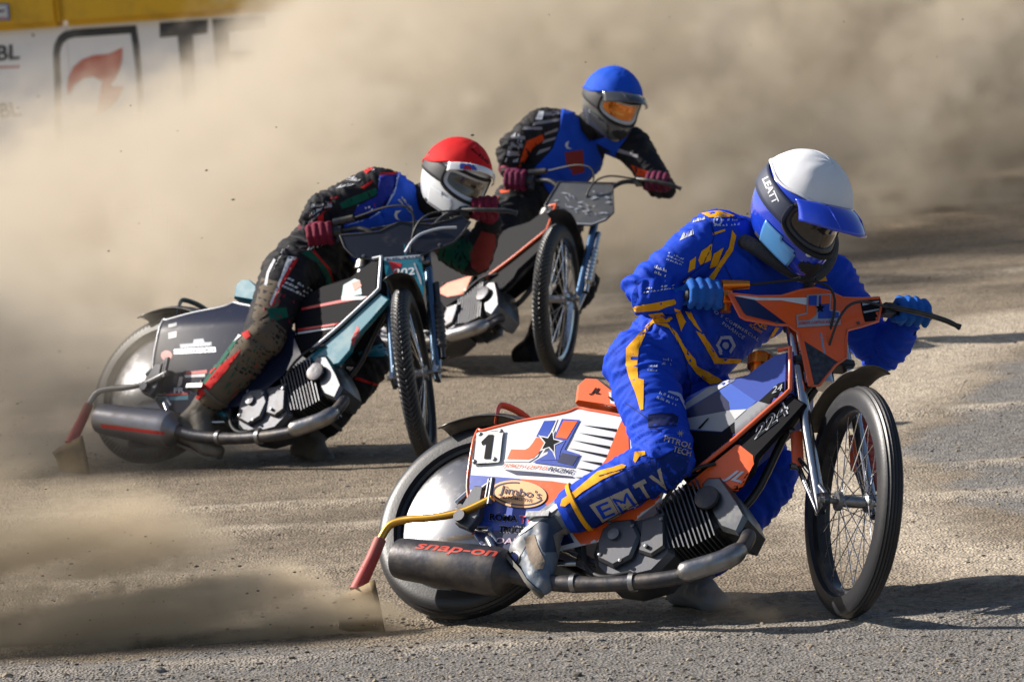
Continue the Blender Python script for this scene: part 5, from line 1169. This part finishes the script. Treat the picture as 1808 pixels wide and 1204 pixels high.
# ------------------------------------------------------------------ dust in the air
def dust_material(name, col=(.86, .74, .56), aniso=.0):
    m = bpy.data.materials.new(name); m.use_nodes = True
    N = m.node_tree.nodes; L = m.node_tree.links; N.remove(N['Principled BSDF'])
    pv = N.new('ShaderNodeVolumePrincipled'); pv.inputs['Color'].default_value = (*col, 1); pv.inputs['Anisotropy'].default_value = aniso
    pv.inputs['Density'].default_value = 1.0
    L.new(pv.outputs[0], N['Material Output'].inputs['Volume'])
    return m
def dust_volume(name, lo, hi, voxel, build, m, label):
    """a cloud whose density field is filled voxel by voxel by geometry nodes; the box only bounds it"""
    bm = bmesh.new(); bmesh.ops.create_cube(bm, size=1)
    for v in bm.verts: v.co = Vector([(lo[i] + hi[i]) / 2 + v.co[i] * (hi[i] - lo[i]) for i in range(3)])
    o = from_bm(name, bm, m); tag(o, label, 'dust', kind='stuff')
    nt = bpy.data.node_groups.new(name + '_field', 'GeometryNodeTree'); N = nt.nodes; L = nt.links
    nt.interface.new_socket('Geometry', in_out='INPUT', socket_type='NodeSocketGeometry')
    nt.interface.new_socket('Geometry', in_out='OUTPUT', socket_type='NodeSocketGeometry')
    out = N.new('NodeGroupOutput')
    class K: pass
    k = K()
    k.P = N.new('GeometryNodeInputPosition').outputs[0]
    sep = N.new('ShaderNodeSeparateXYZ'); L.new(k.P, sep.inputs[0]); k.x, k.y, k.z = sep.outputs
    def put(sock, v):
        if isinstance(v, (int, float)): sock.default_value = v
        else: L.new(v, sock)
    def vec(loc=(0, 0, 0), rot=(0, 0, 0), scale=(1, 1, 1)):
        r = N.new('ShaderNodeVectorRotate'); r.rotation_type = 'EULER_XYZ'; r.inputs['Rotation'].default_value = rot; L.new(k.P, r.inputs[0])
        a = N.new('ShaderNodeVectorMath'); a.operation = 'MULTIPLY_ADD'; L.new(r.outputs[0], a.inputs[0]); a.inputs[1].default_value = scale; a.inputs[2].default_value = loc
        return a.outputs[0]
    def nz(v, scale, detail=3, rough=.55, dist=0.):
        n = N.new('ShaderNodeTexNoise'); n.inputs['Scale'].default_value = scale; n.inputs['Detail'].default_value = detail; n.inputs['Roughness'].default_value = rough
        n.inputs['Distortion'].default_value = dist; L.new(v, n.inputs['Vector']); return n.outputs[0]
    def rng(src, a, b, l=0., h=1.):
        r = N.new('ShaderNodeMapRange'); r.interpolation_type = 'SMOOTHSTEP'
        for i, v in enumerate((src, a, b, l, h)): put(r.inputs[i], v)
        return r.outputs[0]
    def op(o_, a, b=None, c=None):
        n = N.new('ShaderNodeMath'); n.operation = o_
        for i, v in enumerate((a, b, c)):
            if v is not None: put(n.inputs[i], v)
        return n.outputs[0]
    k.vec, k.nz, k.rng, k.op = vec, nz, rng, op
    vc = N.new('GeometryNodeVolumeCube')
    vc.inputs['Min'].default_value = lo; vc.inputs['Max'].default_value = hi
    for i, s in enumerate(('Resolution X', 'Resolution Y', 'Resolution Z')): vc.inputs[s].default_value = max(4, int((hi[i] - lo[i]) / voxel[i]))
    L.new(build(k), vc.inputs['Density'])
    sm = N.new('GeometryNodeSetMaterial'); sm.inputs['Material'].default_value = m
    L.new(vc.outputs[0], sm.inputs[0]); L.new(sm.outputs[0], out.inputs[0])
    md = o.modifiers.new('field', 'NODES'); md.node_group = nt
    return o

DM = dust_material('dust', (.80, .722, .600))
def back_dust(k):
    op, rng = k.op, k.rng
    n = k.nz(k.vec(rot=(0, rad(30), 0), scale=(.62, .8, 1.0)), .95, 6, .60, .7)
    nf = k.nz(k.vec(loc=(1, 7, 3), rot=(0, rad(28), 0), scale=(.6, .6, 1.)), 2.8, 4, .62, .9)
    nh = k.nz(k.vec(loc=(4, 2, 9), rot=(0, rad(25), 0), scale=(.55, .5, 1.)), 6.5, 3, .6, .8)
    nn = op('ADD', op('ADD', op('MULTIPLY', n, .52), op('MULTIPLY', nf, .33)), op('MULTIPLY', nh, .15))
    c = op('SUBTRACT', nn, .5)
    edge = op('SUBTRACT', op('MULTIPLY_ADD', k.x, .80, 2.62), k.z)          # its upper edge rises towards the right
    lowb = op('SUBTRACT', .92, k.z)
    edge = op('ADD', op('MAXIMUM', edge, lowb), op('MULTIPLY', c, 4.2))
    left = rng(edge, -.1, .8)
    front = op('SUBTRACT', k.y, op('MULTIPLY_ADD', k.x, 1.35, 25.4))      # its near face stands further off on the right
    front = rng(op('ADD', front, op('MULTIPLY', c, 20.)), -1.0, 1.4)
    ends = op('MULTIPLY', rng(k.y, 37.0, 39.4, 1., 0.), rng(op('ADD', k.x, op('MULTIPLY', c, 2.)), -4.3, -3.1))
    body = rng(nn, .495, .560, .03, 1.)
    d = op('MULTIPLY', op('MULTIPLY', left, front), op('MULTIPLY', body, ends))
    return op('MULTIPLY', d, 1.9)
dust_volume('dust_cloud', (-5, 20.0, -.2), (6.5, 39.5, 3.6), (.07, .22, .07), back_dust, DM, 'tall bank of tan dust hanging behind the three riders')
def mid_dust(k):
    """kicked up by the rear wheel in the middle: thick at the wheel, drifting back to the left"""
    op, rng = k.op, k.rng
    n = k.nz(k.vec(rot=(0, rad(14), 0), scale=(.5, .9, 1.1)), 2.6, 5, .62, .8)
    c = op('SUBTRACT', n, .5)
    t = op('SUBTRACT', -1.10, k.x)                                           # metres behind the wheel
    h = op('MULTIPLY_ADD', t, .60, .14)
    up = rng(op('SUBTRACT', k.z, op('ADD', h, op('MULTIPLY', c, 1.6))), -.30, .20, 1., 0.)
    yy = op('ABSOLUTE', op('SUBTRACT', k.y, op('MULTIPLY_ADD', t, .42, 18.95)))
    ac = rng(op('ADD', yy, op('MULTIPLY', c, 1.2)), .05, op('MULTIPLY_ADD', t, .40, .42), 1., 0.)
    st = op('MULTIPLY', rng(t, -.08, .30), rng(t, 1.7, 2.7, 1., 0.))
    d = op('MULTIPLY', op('MULTIPLY', up, ac), op('MULTIPLY', st, rng(n, .42, .58, .12, 1.)))
    return op('MULTIPLY', d, 3.6)
dust_volume('dust_plume', (-4.4, 18.5, -.02), (-1.0, 22.5, 2.6), (.06, .10, .06), mid_dust, DM, 'dust plume trailing from the rear wheel of the middle motorcycle')
def near_dust(k):
    """low roost from the nearest rear wheel, flung flat along the track"""
    op, rng = k.op, k.rng
    n = k.nz(k.vec(rot=(0, rad(7), 0), scale=(.20, .8, 1.3)), 5.5, 5, .64, .7)
    n3 = k.nz(k.vec(loc=(3, 1, 2), rot=(0, rad(9), 0), scale=(.40, .7, 1.0)), 2.6, 3, .55, .6)
    c = op('SUBTRACT', n3, .5)
    t = op('SUBTRACT', -.36, k.x)
    h = op('MULTIPLY_ADD', t, .30, .03)
    up = rng(op('SUBTRACT', k.z, op('ADD', h, op('MULTIPLY', c, op('MULTIPLY_ADD', t, .60, .06)))), op('MULTIPLY_ADD', t, -.22, -.03), op('MULTIPLY_ADD', t, .22, .03), 1., 0.)
    yy = op('ABSOLUTE', op('SUBTRACT', k.y, op('MULTIPLY_ADD', t, .24, 14.10)))
    ac = rng(yy, .02, op('MULTIPLY_ADD', t, .17, .09), 1., 0.)
    st = op('MULTIPLY', rng(t, -.05, .10), rng(t, 1.7, 2.15, 1., .0))
    d = op('MULTIPLY', op('MULTIPLY', up, ac), op('MULTIPLY', st, rng(n, .455, .555, .07, 1.)))
    return op('MULTIPLY', d, rng(t, .0, 1.4, 60., 20.))
dust_volume('dirt_spray', (-2.6, 13.7, -.01), (-.25, 15.3, 1.15), (.022, .05, .022), near_dust, dust_material('spray', (.84, .72, .54)), 'low spray of dirt flung back by the nearest rear wheel')
def front_puff(k):
    op, rng = k.op, k.rng
    n = k.nz(k.vec(scale=(.6, 1, 1)), 9.0, 3, .6, .4)
    t = op('SUBTRACT', .90, k.x)
    up = rng(op('SUBTRACT', k.z, op('MULTIPLY', t, .16)), -.02, op('MULTIPLY_ADD', t, .30, .03), 1., 0.)
    ac = rng(op('ABSOLUTE', op('SUBTRACT', k.y, 13.80)), .02, .14, 1., 0.)
    d = op('MULTIPLY', op('MULTIPLY', up, ac), op('MULTIPLY', op('MULTIPLY', rng(t, -.02, .08), rng(t, .16, .40, 1., 0.)), rng(n, .42, .62)))
    return op('MULTIPLY', d, 16.)
dust_volume('dust_puff', (.22, 13.6, -.01), (.95, 14.0, .30), (.02, .03, .02), front_puff, dust_material('puff', (.62, .50, .36)), 'small puff of dirt behind the nearest front wheel')
# clods in the air
rnd = random.Random(11); V = []; F = []
for i in range(110):
    if i < 60: p = at(rnd.uniform(0, 900), rnd.uniform(180, 800), rnd.uniform(18, 21))
    elif i < 85: p = at(rnd.uniform(900, 1808), rnd.uniform(10, 500), rnd.uniform(19, 24))
    else: p = at(rnd.uniform(30, 640), 1080 - rnd.uniform(10, 160), 14.2)
    if p.z < .03: continue
    s = (.0016 + .0042 * rnd.random() ** 3) * (1.9 if rnd.random() < .05 else 1)
    bm = bmesh.new(); bmesh.ops.create_icosphere(bm, subdivisions=1, radius=s)
    for v in bm.verts: v.co = Vector((v.co.x * 1.7, v.co.y, v.co.z * .8)) * rnd.uniform(.7, 1.2)
    o_ = len(V); bm.verts.index_update(); V += [v.co + p for v in bm.verts]; F += [tuple(v.index + o_ for v in f.verts) for f in bm.faces]; bm.free()
for i in range(420):
    near = i < 260
    t = rnd.random() ** 1.6 * (1.5 if near else 1.2); sp_ = rnd.gauss(0, .10)
    p = Vector((-.34 - t, 14.05 + .25 * t + rnd.gauss(0, .05 + .06 * t), abs(.02 + t * (.22 + sp_) * rnd.random() * 1.6))) if near else Vector((-1.75 - t, 19.05 + .4 * t + rnd.gauss(0, .08 + .1 * t), abs(.03 + t * (.5 + sp_) * rnd.random() * 1.6)))
    s = (.0013 + .004 * rnd.random() ** 3)
    bm = bmesh.new(); bmesh.ops.create_icosphere(bm, subdivisions=1, radius=s)
    for v in bm.verts: v.co = Vector((v.co.x * 1.8, v.co.y, v.co.z * .8)) * rnd.uniform(.7, 1.2)
    o_ = len(V); bm.verts.index_update(); V += [v.co + p for v in bm.verts]; F += [tuple(v.index + o_ for v in f.verts) for f in bm.faces]; bm.free()
fd = from_vf('flying_dirt', V, F, mat('flying_dirt', (.12, .095, .07), .9)); tag(fd, 'bits of dirt flying through the dusty air', 'dirt', kind='stuff')
